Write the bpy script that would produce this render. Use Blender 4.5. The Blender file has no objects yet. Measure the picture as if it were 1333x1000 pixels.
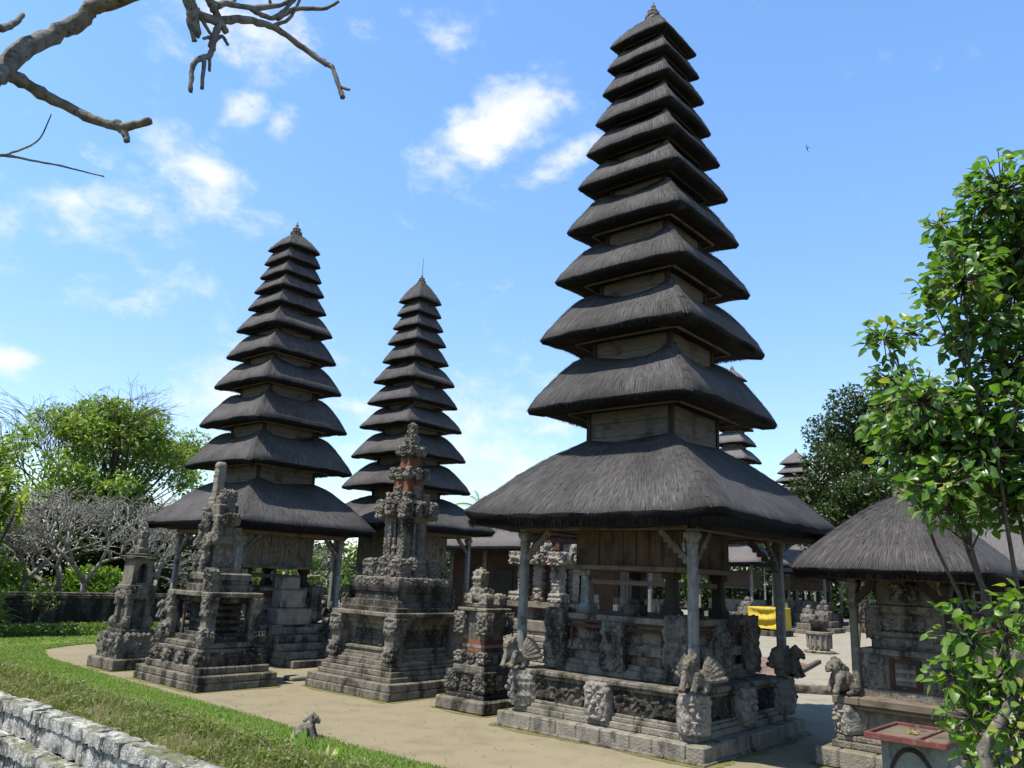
import bpy, math, random
import numpy as np
from mathutils import Vector, Matrix, noise
R_ = math.radians
rnd = random.Random(7)
scene = bpy.context.scene
col = scene.collection

# ------------------------------------------------------------------ camera
CAM_H = 2.6
cam_d = bpy.data.cameras.new('camera')
cam_d.sensor_fit = 'HORIZONTAL'; cam_d.sensor_width = 36.0
cam_d.lens = 36.0 * 1028.4 / 1333.0
cam_d.clip_end = 2000
cam = bpy.data.objects.new('camera', cam_d); col.objects.link(cam)
pitch, roll, yaw = 0.2383476, 0.0436948, 0.712179
fwd = Vector((math.cos(pitch)*math.cos(yaw), math.cos(pitch)*math.sin(yaw), math.sin(pitch)))
r0 = Vector((math.sin(yaw), -math.cos(yaw), 0)); u0 = r0.cross(fwd)
rr = math.cos(roll)*r0 + math.sin(roll)*u0
uu = -math.sin(roll)*r0 + math.cos(roll)*u0
m = Matrix((rr, uu, -fwd)).transposed().to_4x4()
m.translation = (0, 0, CAM_H)
cam.matrix_world = m
scene.camera = cam

# ------------------------------------------------------------------ light
scene.view_settings.view_transform = 'Standard'
scene.view_settings.look = 'None'
scene.view_settings.exposure = 0.8
scene.view_settings.gamma = 1.0
SUN = Vector((-0.40, 0.125, 0.905)).normalized()
sd = bpy.data.lights.new('sun', 'SUN'); sd.energy = 5.0; sd.angle = R_(0.5); sd.color = (1.0, 0.95, 0.86)
so = bpy.data.objects.new('sun', sd); col.objects.link(so)
so.rotation_euler = SUN.to_track_quat('Z', 'Y').to_euler()

world = bpy.data.worlds.new('World'); scene.world = world
world.use_nodes = True
wt = world.node_tree; wt.nodes.clear()
def wn(t, **k):
    n = wt.nodes.new(t)
    for a, b in k.items(): setattr(n, a, b)
    return n
def wmath(op, a, b=None, c=None, clamp=False):
    n = wn('ShaderNodeMath', operation=op, use_clamp=clamp)
    for i, x in enumerate((a, b, c)):
        if x is None: continue
        if isinstance(x, (int, float)): n.inputs[i].default_value = x
        else: wt.links.new(x, n.inputs[i])
    return n.outputs[0]
sky = wn('ShaderNodeTexSky'); sky.sky_type = 'NISHITA'; sky.sun_disc = False
sky.sun_elevation = math.asin(SUN.z); sky.sun_rotation = math.atan2(SUN.x, SUN.y)
sky.altitude = 200; sky.air_density = 1.0; sky.dust_density = 0.4; sky.ozone_density = 2.2
geo = wn('ShaderNodeTexCoord')
D_ = geo.outputs['Generated']
def blob(c, a, b, rot):
    c = Vector(c).normalized(); t = c.cross(Vector((0, 0, 1))).normalized(); u = t.cross(c)
    ca, sa = math.cos(R_(rot)), math.sin(R_(rot))
    ax = (t*ca + u*sa)/a; ay = (-t*sa + u*ca)/b
    outs = []
    for v in (ax, ay):
        d = wn('ShaderNodeVectorMath', operation='DOT_PRODUCT'); wt.links.new(D_, d.inputs[0]); d.inputs[1].default_value = v
        e = wmath('SUBTRACT', d.outputs['Value'], c.dot(v))
        outs.append(wmath('MULTIPLY', e, e))
    r2 = wmath('ADD', outs[0], outs[1])
    g = wmath('POWER', 2.718, wmath('MULTIPLY', r2, -1.0))
    return g
clouds = [((.398,.814,.43),.068,.036,-28,.95), ((.44,.80,.405),.13,.016,-8,.5), ((.625,.578,.53),.10,.042,32,.95),
          ((.693,.53,.489),.07,.022,28,.62), ((.401,.765,.504),.032,.022,20,.72), ((.44,.748,.497),.026,.02,60,.62),
          ((.544,.582,.604),.06,.04,10,.6), ((.362,.732,.577),.10,.06,0,.62), ((.262,.943,.200),.032,.017,0,.95),
          ((.294,.891,.36),.17,.045,15,.40), ((.36,.88,.29),.14,.035,22,.52), ((.70,.69,.17),.20,.09,0,.60),
          ((.48,.856,.19),.12,.06,10,.58), ((.936,.328,.125),.05,.03,0,.7), ((.50,.84,.25),.14,.03,35,.45), ((.6,.78,.2),.12,.03,-10,.5)]
acc = None
for c, a, b, rot, s in clouds:
    g = wmath('MULTIPLY', blob(c, a, b, rot), s)
    acc = g if acc is None else wmath('MAXIMUM', acc, g)
mp = wn('ShaderNodeMapping'); mp.inputs['Scale'].default_value = (1, 1, 1.6); wt.links.new(D_, mp.inputs[0])
nz = wn('ShaderNodeTexNoise'); nz.inputs['Scale'].default_value = 7; nz.inputs['Detail'].default_value = 10; nz.inputs['Roughness'].default_value = .6
nz.inputs['Distortion'].default_value = .3
nz2 = wn('ShaderNodeTexNoise'); nz2.inputs['Scale'].default_value = 19; nz2.inputs['Detail'].default_value = 12; nz2.inputs['Roughness'].default_value = .62; nz2.inputs['Distortion'].default_value = .25
wt.links.new(mp.outputs[0], nz2.inputs['Vector'])
nmix = wmath('ADD', wmath('MULTIPLY', nz.outputs[0], .5), wmath('MULTIPLY', nz2.outputs[0], .5))
wt.links.new(mp.outputs[0], nz.inputs['Vector'])
val = wmath('ADD', wmath('MULTIPLY', acc, .95), wmath('MULTIPLY', wmath('SUBTRACT', nmix, .5), 2.6))
mr = wn('ShaderNodeMapRange', interpolation_type='SMOOTHSTEP'); wt.links.new(val, mr.inputs[0])
mr.inputs[1].default_value = .18; mr.inputs[2].default_value = 1.02
dens = wmath('MULTIPLY', mr.outputs[0], .92, clamp=True)
tint = wn('ShaderNodeMix', data_type='RGBA', blend_type='MULTIPLY'); tint.inputs[0].default_value = 1.0
wt.links.new(sky.outputs[0], tint.inputs[6]); 
sz = wn('ShaderNodeSeparateXYZ'); wt.links.new(D_, sz.inputs[0])
er = wn('ShaderNodeMapRange', interpolation_type='SMOOTHSTEP'); wt.links.new(sz.outputs[2], er.inputs[0]); er.inputs[1].default_value = .05; er.inputs[2].default_value = .55
tc_ = wn('ShaderNodeMix', data_type='RGBA'); wt.links.new(er.outputs[0], tc_.inputs[0]); tc_.inputs[6].default_value = (.96, .98, 1.0, 1); tc_.inputs[7].default_value = (1.05, 1.28, 1.42, 1)
zr = wn('ShaderNodeMapRange', interpolation_type='SMOOTHSTEP'); wt.links.new(sz.outputs[2], zr.inputs[0]); zr.inputs[1].default_value = .66; zr.inputs[2].default_value = .95
zc = wn('ShaderNodeMix', data_type='RGBA'); wt.links.new(zr.outputs[0], zc.inputs[0]); wt.links.new(tc_.outputs[2], zc.inputs[6]); zc.inputs[7].default_value = (.60, .60, .55, 1)  # added dimming of the unseen zenith, cuts blue fill in shaded areas
wt.links.new(zc.outputs[2], tint.inputs[7])
mx = wn('ShaderNodeMix', data_type='RGBA'); wt.links.new(dens, mx.inputs[0]); wt.links.new(tint.outputs[2], mx.inputs[6])
mx.inputs[7].default_value = (4.9, 4.95, 5.0, 1)
bg = wn('ShaderNodeBackground'); bg.inputs[1].default_value = 0.131
wt.links.new(mx.outputs[2], bg.inputs[0])
wo = wn('ShaderNodeOutputWorld'); wt.links.new(bg.outputs[0], wo.inputs[0])

# ------------------------------------------------------------------ object helpers
def tag(o, label=None, cat=None, group=None, kind=None):
    if label: o['label'] = label
    if cat: o['category'] = cat
    if group: o['group'] = group
    if kind: o['kind'] = kind
    return o
def thing(name, loc, label, cat, group=None):
    o = bpy.data.objects.new(name, None); col.objects.link(o); o.location = loc; o.empty_display_size = .2
    return tag(o, label, cat, group)
def copy_tree(o, loc=None, rz=None, label=None, parent=None):
    c = o.copy(); col.objects.link(c)
    if parent: c.parent = parent
    if loc is not None: c.location = loc
    if rz is not None: c.rotation_euler = (0, 0, rz)
    if label: c['label'] = label
    for ch in list(o.children): copy_tree(ch, parent=c)
    return c
class MB:
    def __init__(s): s.v = []; s.f = []; s.uv = None
    def add(s, vs, fs):
        o = len(s.v); s.v.extend(vs); s.f.extend([tuple(i+o for i in q) for q in fs])
    def build(s, name, mat, parent=None, smooth=False, loc=None):
        me = bpy.data.meshes.new(name); me.from_pydata(s.v, [], s.f)
        if s.uv is not None:
            l = me.uv_layers.new(name='UVMap')
            vi = np.empty(len(me.loops), np.int32); me.loops.foreach_get('vertex_index', vi)
            l.data.foreach_set('uv', np.array(s.uv, np.float32)[vi].ravel())
        me.materials.append(mat)
        if smooth: me.polygons.foreach_set('use_smooth', [True]*len(me.polygons))
        me.update()
        o = bpy.data.objects.new(name, me); col.objects.link(o)
        if parent: o.parent = parent
        if loc is not None: o.location = loc
        return o

def box(mb, x0, x1, y0, y1, z0, z1):
    mb.add([(x,y,z) for z in (z0,z1) for y in (y0,y1) for x in (x0,x1)],
           [(0,2,3,1),(4,5,7,6),(0,1,5,4),(2,6,7,3),(0,4,6,2),(1,3,7,5)])
def cbox(mb, x0, x1, y0, y1, z0, z1, c=.015):
    c = min(c, (x1-x0)*.3, (y1-y0)*.3, (z1-z0)*.3)
    idx = {}; vs = []
    ce = ((x0+x1)/2, (y0+y1)/2, (z0+z1)/2); h = ((x1-x0)/2, (y1-y0)/2, (z1-z0)/2)
    for sx in (-1,1):
        for sy in (-1,1):
            for sz in (-1,1):
                s = (sx,sy,sz)
                for a in range(3):
                    p = [ce[k] + s[k]*(h[k] - (0 if k == a else c)) for k in range(3)]
                    idx[(s,a)] = len(vs); vs.append(tuple(p))
    fs = []
    for a in range(3):
        b, d = (a+1)%3, (a+2)%3
        for sa in (-1,1):
            q = []
            for sb, sd_ in ((-1,-1),(1,-1),(1,1),(-1,1)):
                s = [0,0,0]; s[a]=sa; s[b]=sb; s[d]=sd_; q.append(idx[(tuple(s),a)])
            fs.append(q if sa > 0 else q[::-1])
        for sb in (-1,1):
            for sd_ in (-1,1):
                def S(sa):
                    s=[0,0,0]; s[a]=sa; s[b]=sb; s[d]=sd_; return tuple(s)
                q = [idx[(S(-1),b)], idx[(S(1),b)], idx[(S(1),d)], idx[(S(-1),d)]]
                fs.append(q if sb*sd_ > 0 else q[::-1])
    for sx in (-1,1):
        for sy in (-1,1):
            for sz in (-1,1):
                q = [idx[((sx,sy,sz),a)] for a in range(3)]
                fs.append(q if sx*sy*sz > 0 else q[::-1])
    mb.add(vs, fs)
def ring(mb, hx, hy, z0, z1, bl=.45, dep=.22, seed=0, c=.014, cx=0, cy=0, jit=.006, fill=True):
    r = random.Random(seed)
    for ax in (0, 1):
        L = (hx, hy)[ax]*2
        for sg in (-1, 1):
            a = -L/2 + (dep if ax == 1 else 0); end = L/2 - (dep if ax == 1 else 0)
            n = max(1, round((end-a)/bl)); cuts = [a + (end-a)*(i + (r.uniform(-.18,.18) if 0 < i < n else 0))/n for i in range(n+1)]
            for i in range(n):
                j = r.uniform(-jit, jit); jz = r.uniform(-jit, jit*.3)
                o = (hy if ax == 0 else hx) + j
                lo, hi = (-o, -o+dep) if sg < 0 else (o-dep, o)
                if ax == 0: cbox(mb, cx+cuts[i]+.002, cx+cuts[i+1]-.002, cy+lo, cy+hi, z0, z1+jz, c)
                else: cbox(mb, cx+lo, cx+hi, cy+cuts[i]+.002, cy+cuts[i+1]-.002, z0, z1+jz, c)
    if fill: box(mb, cx-hx+dep*.6, cx+hx-dep*.6, cy-hy+dep*.6, cy+hy-dep*.6, z0, z1-.012)
def loft(mb, prof, cx=0, cy=0, ch=.02):
    """prof: (hx, hy, z) rings of chamfered rectangles"""
    n = 8; vs = []
    for hx, hy, z in prof:
        c = min(ch, hx*.3, hy*.3)
        for x, y in ((-hx+c,-hy),(hx-c,-hy),(hx,-hy+c),(hx,hy-c),(hx-c,hy),(-hx+c,hy),(-hx,hy-c),(-hx,-hy+c)):
            vs.append((cx+x, cy+y, z))
    fs = [tuple(range(n))[::-1], tuple(range((len(prof)-1)*n, len(prof)*n))]
    for k in range(len(prof)-1):
        for i in range(n):
            j = (i+1) % n; fs.append((k*n+i, k*n+j, (k+1)*n+j, (k+1)*n+i))
    mb.add(vs, fs)
def tube(mb, pts, rad, n=8, cap=True):
    pts = [Vector(p) for p in pts]
    if not hasattr(rad, '__len__'): rad = [rad]*len(pts)
    vs = []; prev = None
    for i, p in enumerate(pts):
        d = (pts[min(i+1, len(pts)-1)] - pts[max(i-1, 0)])
        if d.length < 1e-6: d = Vector((0,0,1))
        d.normalize()
        if prev is None:
            a = d.cross(Vector((0,0,1)))
            if a.length < .05: a = d.cross(Vector((1,0,0)))
        else: a = prev - d*prev.dot(d)
        a.normalize(); prev = a; b = d.cross(a)
        for k in range(n):
            t = 2*math.pi*k/n; vs.append(tuple(p + (a*math.cos(t) + b*math.sin(t))*rad[i]))
    fs = []
    for i in range(len(pts)-1):
        for k in range(n):
            j = (k+1) % n; fs.append((i*n+k, i*n+j, (i+1)*n+j, (i+1)*n+k))
    if cap: fs += [tuple(range(n))[::-1], tuple(range((len(pts)-1)*n, len(pts)*n))]
    mb.add(vs, fs)
def bar(mb, p0, p1, w, h):
    p0, p1 = Vector(p0), Vector(p1); d = (p1-p0).normalized()
    s = d.cross(Vector((0,0,1)))
    if s.length < .01: s = Vector((1,0,0))
    s.normalize(); u = s.cross(d)
    vs = []
    for p in (p0, p1):
        for a, b in ((-1,-1),(1,-1),(1,1),(-1,1)): vs.append(tuple(p + s*a*w/2 + u*b*h/2))
    mb.add(vs, [(0,1,2,3),(7,6,5,4),(0,4,5,1),(1,5,6,2),(2,6,7,3),(3,7,4,0)])
def ell(mb, c, r, nu=10, nv=7, basis=None):
    vs = []; c = Vector(c)
    for j in range(nv+1):
        ph = math.pi*j/nv
        for i in range(nu):
            t = 2*math.pi*i/nu
            p = Vector((math.sin(ph)*math.cos(t)*r[0], math.sin(ph)*math.sin(t)*r[1], math.cos(ph)*r[2]))
            if basis is not None: p = basis @ p
            vs.append(tuple(c + p))
    fs = []
    for j in range(nv):
        for i in range(nu):
            k = (i+1) % nu; fs.append((j*nu+i, (j+1)*nu+i, (j+1)*nu+k, j*nu+k))
    mb.add(vs, fs)
def lathe(mb, prof, cx=0, cy=0, n=16):
    vs = [(cx+r*math.cos(2*math.pi*i/n), cy+r*math.sin(2*math.pi*i/n), z) for r, z in prof for i in range(n)]
    fs = [tuple(range(n))[::-1], tuple(range((len(prof)-1)*n, len(prof)*n))]
    for k in range(len(prof)-1):
        for i in range(n):
            j = (i+1) % n; fs.append((k*n+i, k*n+j, (k+1)*n+j, (k+1)*n+i))
    mb.add(vs, fs)
def carve(p, seed, sc, sym):
    q = Vector(p)
    if sym: q.x = abs(q.x); q.y = abs(q.y)
    q = q*sc + Vector((seed*3.17, seed*1.91, seed*2.3))
    q += noise.noise_vector(q*.6)*.35
    d, _ = noise.voronoi(q)
    dome = 1 - min(1, d[0]*1.25); groove = min(1, (d[1]-d[0])*5)
    d2, _ = noise.voronoi(q*2.4)
    return .42*dome + .42*groove + .40*(1-min(1, d2[0]*1.3)) - .50
def relief(mb, c, h, res=.04, amp=.05, seed=1, sc=7, sym=True, rnd_=.5):
    cx, cy, cz = c; hx, hy, hz = h
    r = min(h)*rnd_
    inner = (hx-r, hy-r, hz-r)
    for a in range(3):
        b, d = (a+1) % 3, (a+2) % 3
        nb = max(2, int(2*h[b]/res)); nd = max(2, int(2*h[d]/res))
        for s in (-1, 1):
            vs = []
            for i in range(nb+1):
                for j in range(nd+1):
                    p = [0,0,0]; p[a] = s*h[a]; p[b] = -h[b]+2*h[b]*i/nb; p[d] = -h[d]+2*h[d]*j/nd
                    q = [max(-inner[k], min(inner[k], p[k])) for k in range(3)]
                    n = Vector([p[k]-q[k] for k in range(3)]).normalized()
                    v = Vector(q) + n*r*1.0
                    v = v*.55 + Vector(p)*.45
                    v += n*amp*carve(p, seed, sc, sym)*1.6
                    vs.append((cx+v.x, cy+v.y, cz+v.z))
            fs = []
            for i in range(nb):
                for j in range(nd):
                    k = i*(nd+1)+j
                    q = (k, k+nd+1, k+nd+2, k+1)
                    fs.append(q if s > 0 else q[::-1])
            mb.add(vs, fs)
def head(mb, c, w, h, d, n, seed=1, res=.05):
    """monster-face corner carving looking along horizontal direction n"""
    c = Vector(c); n = Vector((n[0], n[1], 0)).normalized(); t = Vector((-n.y, n.x, 0))
    B = Matrix((t, n, Vector((0,0,1)))).transposed()
    sub = MB(); relief(sub, (0,0,0), (w/2, d/2, h/2), res, w*.06, seed, 6/w*.8, True, .7)
    mb.add([tuple(c + B @ Vector(v)) for v in sub.v], sub.f)
    def E(x, y, z, rx, ry, rz): ell(mb, c + B @ Vector((x*w, d/2*y, z*h)), (rx*w, ry*w, rz*w), 10, 7, B)
    for s in (-1, 1):
        E(.20*s, 1.05, .12, .10, .10, .10); E(.24*s, 1.0, .25, .16, .09, .05)
        E(.33*s, .85, -.08, .11, .12, .14); E(.44*s, .6, .30, .12, .14, .14); E(.40*s, .6, -.32, .12, .12, .12)
        E(.13*s, 1.1, -.22, .045, .06, .10); E(.10*s, .95, .42, .1, .1, .09)
    E(0, 1.2, -.02, .11, .15, .10); E(0, 1.05, -.16, .24, .08, .05); E(0, .9, -.40, .20, .10, .09); E(0, 1.0, .34, .11, .1, .11)

def fuse(prims, voxel=.02, amp=.0, sc=12, seed=2):
    """one continuous carved mesh out of overlapping volumes"""
    me = bpy.data.meshes.new('tmp'); me.from_pydata(prims.v, [], prims.f); me.update()
    o = bpy.data.objects.new('tmp', me); col.objects.link(o)
    md = o.modifiers.new('r', 'REMESH'); md.mode = 'VOXEL'; md.voxel_size = voxel
    dg = bpy.context.evaluated_depsgraph_get(); ev = o.evaluated_get(dg); m2 = ev.to_mesh()
    vs = [Vector(v.co) for v in m2.vertices]; ns = [Vector(v.normal) for v in m2.vertices]
    fs = [tuple(p.vertices) for p in m2.polygons]
    ev.to_mesh_clear(); bpy.data.objects.remove(o); bpy.data.meshes.remove(me)
    r = MB(); r.v = [tuple(v + n*amp*carve(v, seed, sc, True)) for v, n in zip(vs, ns)]; r.f = fs
    return r

# ------------------------------------------------------------------ materials
class NT:
    def __init__(s, name):
        s.K = .545; s.m = bpy.data.materials.new(name); s.m.use_nodes = True; s.t = s.m.node_tree; s.t.nodes.clear()
        s.out = s.n('ShaderNodeOutputMaterial')
    def n(s, t, **k):
        x = s.t.nodes.new(t)
        for a, b in k.items(): setattr(x, a, b)
        return x
    def l(s, a, b): s.t.links.new(a, b)
    def put(s, sock, v):
        if v is None: return
        if hasattr(v, 'is_linked') or hasattr(v, 'links'): s.l(v, sock)
        else:
            if isinstance(v, tuple) and len(v) == 3 and sock.type == 'RGBA': v = (*[q*s.K for q in v], 1)
            sock.default_value = v
    def noise(s, scale, detail=6, rough=.55, vec=None, dist=0):
        x = s.n('ShaderNodeTexNoise'); x.inputs['Scale'].default_value = scale; x.inputs['Detail'].default_value = detail
        x.inputs['Roughness'].default_value = rough; x.inputs['Distortion'].default_value = dist
        s.l(vec if vec is not None else s.pos(), x.inputs['Vector']); return x.outputs[0]
    def voro(s, scale, vec=None, feature='F1', out='Distance'):
        x = s.n('ShaderNodeTexVoronoi', feature=feature); x.inputs['Scale'].default_value = scale
        s.l(vec if vec is not None else s.pos(), x.inputs['Vector']); return x.outputs[out]
    def pos(s):
        if not hasattr(s, '_p'): s._g = s.n('ShaderNodeNewGeometry'); s._p = s._g.outputs['Position']
        return s._p
    def geom(s): s.pos(); return s._g
    def scale(s, v, sc):
        x = s.n('ShaderNodeMapping'); s.l(v, x.inputs[0]); x.inputs['Scale'].default_value = sc; return x.outputs[0]
    def rng(s, v, a, b, c=0, d=1, smooth=True):
        x = s.n('ShaderNodeMapRange'); x.interpolation_type = 'SMOOTHSTEP' if smooth else 'LINEAR'
        s.put(x.inputs[0], v)
        for i, q in enumerate((a, b, c, d)): x.inputs[1+i].default_value = q
        return x.outputs[0]
    def math(s, op, a, b=None):
        x = s.n('ShaderNodeMath', operation=op); s.put(x.inputs[0], a); s.put(x.inputs[1], b); return x.outputs[0]
    def mix(s, f, a, b, mode='MIX'):
        x = s.n('ShaderNodeMix', data_type='RGBA', blend_type=mode)
        s.put(x.inputs[0], f); s.put(x.inputs[6], a); s.put(x.inputs[7], b); return x.outputs[2]
    def bump(s, h, st=.5, dist=.02, nrm=None):
        x = s.n('ShaderNodeBump'); x.inputs['Strength'].default_value = st; x.inputs['Distance'].default_value = dist
        s.l(h, x.inputs['Height'])
        if nrm is not None: s.l(nrm, x.inputs['Normal'])
        return x.outputs[0]
    def done(s, color, rough=.9, bump=None, spec=.25):
        b = s.n('ShaderNodeBsdfPrincipled'); s.put(b.inputs['Base Color'], color); s.put(b.inputs['Roughness'], rough)
        b.inputs['Specular IOR Level'].default_value = spec
        if bump is not None: s.l(bump, b.inputs['Normal'])
        s.l(b.outputs[0], s.out.inputs[0]); return s.m

def stone(name, base, base2, dark=.5, pale=.35, moss=.3, warm=None, fine=1.0, darkcol=(.028,.027,.025), palecol=(.42,.42,.37)):
    t = NT(name)
    n1 = t.noise(1.1, 7, .6); n2 = t.noise(6*fine, 8, .6); n3 = t.noise(17*fine, 6, .65); n4 = t.noise(2.7, 6, .6, t.scale(t.pos(), (1,1,.35)))
    c = t.mix(t.rng(n2, .35, .65), base, base2)
    sp = t.n('ShaderNodeTexCoord')
    c = t.mix(t.math('MULTIPLY', t.rng(n4, .52-.22*dark, .72-.16*dark), .92), c, darkcol)
    c = t.mix(t.math('MULTIPLY', t.rng(n3, .60-.08*pale, .74-.1*pale), .85*min(1, pale*1.6)), c, palecol)
    c = t.mix(t.math('MULTIPLY', t.rng(t.noise(30*fine, 4), .62, .72), .8*dark), c, darkcol)
    sx = t.n('ShaderNodeSeparateXYZ'); t.l(t.geom().outputs['Normal'], sx.inputs[0])
    up = t.rng(sx.outputs[2], .1, .9)
    c = t.mix(t.math('MULTIPLY', t.math('MULTIPLY', up, t.rng(n1, .42, .62)), moss), c, (.14, .15, .05))
    h = t.math('ADD', t.math('MULTIPLY', t.noise(26*fine, 8, .7), 1.0), t.math('MULTIPLY', t.voro(34*fine), .5))
    return t.done(c, .95, t.bump(h, .75, .025), .1)
M = {}
M['stone'] = stone('grey_temple_stone', (.225,.19,.145), (.32,.28,.22), .38, .55, .35)
M['stone_light'] = stone('sunbleached_stone', (.30,.265,.21), (.40,.36,.29), .1, .35, .35)
M['stone_dark'] = stone('lichen_and_shade_stone', (.125,.105,.085), (.20,.175,.14), .75, .5, .35)  # black lichen patches; base colour also darkened for parts in shade
M['stone_carved'] = stone('carved_stone', (.215,.185,.15), (.31,.275,.225), .42, .6, .2)
M['stone_pale'] = stone('pale_carved_stone', (.34,.30,.25), (.42,.38,.33), .15, .4, .1)
M['wall_white'] = stone('lichen_white_wall', (.40,.39,.33), (.72,.71,.66), .45, .75, .8, palecol=(1.1,1.1,1.06))
M['wall_dark'] = stone('dark_wall_stone', (.085,.08,.07), (.13,.12,.105), .7, .25, .2)
M['concrete'] = stone('painted_concrete', (.27,.31,.27), (.37,.40,.36), .05, .3, .1, fine=2)
def brick(name, a, b, mort, sc=6.0):
    t = NT(name)
    g = t.n('ShaderNodeTexCoord')
    x = t.n('ShaderNodeSeparateXYZ'); t.l(t.pos(), x.inputs[0])
    cmb = t.n('ShaderNodeCombineXYZ'); t.l(t.math('ADD', x.outputs[0], x.outputs[1]), cmb.inputs[0]); t.l(x.outputs[2], cmb.inputs[1])
    bt = t.n('ShaderNodeTexBrick'); bt.inputs['Scale'].default_value = sc; bt.inputs['Mortar Size'].default_value = .018
    bt.inputs['Color1'].default_value = (*[v*.545 for v in a], 1); bt.inputs['Color2'].default_value = (*[v*.545 for v in b], 1); bt.inputs['Mortar'].default_value = (*[v*.545 for v in mort], 1)
    t.l(cmb.outputs[0], bt.inputs[0])
    c = t.mix(t.math('MULTIPLY', t.rng(t.noise(2.5, 7), .44, .66), .8), bt.outputs[0], (.05,.045,.04))
    c = t.mix(t.math('MULTIPLY', t.rng(t.noise(22, 5), .62, .74), .5), c, (.36,.32,.27))
    return t.done(c, .92, t.bump(t.math('SUBTRACT', t.noise(30, 6), bt.outputs['Fac']), .5, .012), .1)
M['brick'] = brick('red_brick', (.36,.125,.065), (.28,.10,.06), (.20,.14,.10))
M['brick_dull'] = brick('dull_brick', (.13,.060,.040), (.105,.055,.04), (.07,.055,.045))
M['paving'] = brick('brick_paving', (.30,.20,.15), (.34,.23,.18), (.28,.25,.2), 3)
def thatch(name, lo, hi, pale, amt=.4):
    t = NT(name)
    uv = t.n('ShaderNodeTexCoord').outputs['UV']
    s1 = t.noise(1, 5, .65, t.scale(uv, (55, 3.2, 1)), .4)
    s2 = t.noise(1, 4, .6, t.scale(uv, (22, 1.6, 1)), .5)
    big = t.noise(.9, 5, .6)
    c = t.mix(t.rng(s1, .3, .7), lo, hi)
    c = t.mix(t.math('MULTIPLY', t.rng(s1, .58, .74), t.math('MULTIPLY', t.rng(s2, .42, .68), amt*1.5)), c, pale)
    c = t.mix(t.math('MULTIPLY', t.rng(big, .42, .68), .62), c, lo)
    c = t.mix(t.math('MULTIPLY', t.rng(t.noise(2.3, 7, .65), .60, .74), .35), c, (.20,.19,.15))
    h = t.math('ADD', s1, t.math('MULTIPLY', s2, .7))
    return t.done(c, .85, t.bump(h, .9, .035), .2)
M['thatch'] = thatch('black_palm_thatch', (.050,.046,.045), (.175,.163,.157), (.50,.475,.455), .55)
M['thatch_dark'] = thatch('dark_palm_thatch', (.056,.051,.049), (.195,.18,.172), (.52,.495,.475), .58)
M['thatch_pale'] = thatch('weathered_palm_thatch', (.15,.135,.13), (.26,.24,.235), (.40,.38,.36), .45)
M['fringe'] = thatch('shaded_eave_thatch', (.008,.0075,.0075), (.017,.016,.0155), (.035,.032,.030), .2)  # eave fringe and roof underside, shade painted in as near black
def wood(name, a, b, dark=(.03,.025,.02), vert=True, plank=0, pale=None):
    t = NT(name)
    sc = (14, 14, 1.2) if vert else (2.5, 2.5, 22)
    g = t.noise(1, 7, .65, t.scale(t.pos(), sc), .6)
    c = t.mix(t.rng(g, .3, .7), a, b)
    c = t.mix(t.math('MULTIPLY', t.rng(t.noise(3, 6), .5, .7), .6), c, dark)
    if pale: c = t.mix(t.math('MULTIPLY', t.rng(t.noise(9, 6), .52, .66), .8), c, pale)
    return t.done(c, .85, t.bump(g, .6, .012), .2)
M['wood_grey'] = wood('weathered_grey_wood', (.15,.135,.105), (.24,.215,.17), pale=(.30,.33,.33))
M['wood_beam'] = wood('beam_wood', (.17,.13,.09), (.25,.20,.145), vert=False)
M['wood_plank'] = wood('brown_plank_wood', (.115,.082,.058), (.185,.138,.10))
M['wood_tier'] = wood('grey_tier_boards', (.125,.118,.104), (.20,.188,.165), vert=False)
M['wood_dark'] = wood('dark_wood', (.035,.028,.022), (.06,.048,.038))
M['post'] = wood('silvered_post_wood', (.20,.20,.18), (.32,.32,.29), pale=(.36,.42,.45))
M['red_wood'] = wood('red_painted_wood', (.17,.055,.045), (.24,.085,.07), vert=False, pale=(.30,.20,.17))
def bark(name, a, b, spots):
    t = NT(name)
    n = t.noise(9, 8, .65); c = t.mix(t.rng(n, .35, .65), a, b)
    c = t.mix(t.math('MULTIPLY', t.rng(t.noise(28, 5), .55, .68), .8), c, spots)
    return t.done(c, .9, t.bump(t.noise(45, 6), .7, .01), .15)
M['bark_pale'] = bark('pale_frangipani_bark', (.31,.285,.24), (.50,.47,.40), (.18,.155,.13))
M['bark_near'] = bark('lichened_grey_bark', (.15,.13,.105), (.30,.28,.24), (.05,.042,.035))
M['bark'] = bark('brown_bark', (.10,.08,.06), (.18,.15,.12), (.05,.04,.03))
def leaf(name, a, b, c3, trans=.35, gloss=.45, hue=None):
    t = NT(name); t.K = .66
    rv = t.geom().outputs['Random Per Island']
    c = t.mix(rv, a, b)
    c = t.mix(t.math('GREATER_THAN', rv, .93), c, c3)
    c = t.mix(t.math('MULTIPLY', t.rng(t.noise(.9, 4), .4, .65), .45), c, a)
    p = t.n('ShaderNodeBsdfPrincipled'); t.l(c, p.inputs['Base Color']); p.inputs['Roughness'].default_value = gloss
    p.inputs['Specular IOR Level'].default_value = .4
    tr = t.n('ShaderNodeBsdfTranslucent'); tc = t.mix(1.0, c, (1.5,1.7,.55,1), 'MULTIPLY'); t.l(tc, tr.inputs[0])
    ms = t.n('ShaderNodeMixShader'); ms.inputs[0].default_value = trans
    t.l(p.outputs[0], ms.inputs[1]); t.l(tr.outputs[0], ms.inputs[2]); t.l(ms.outputs[0], t.out.inputs[0])
    return t.m
M['leaf_big'] = leaf('broad_leaf', (.09,.19,.035), (.19,.33,.075), (.36,.38,.10), .45, .34)
M['leaf_bright'] = leaf('bright_leaf', (.14,.26,.035), (.24,.37,.06), (.42,.42,.08), .45, .4)
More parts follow.
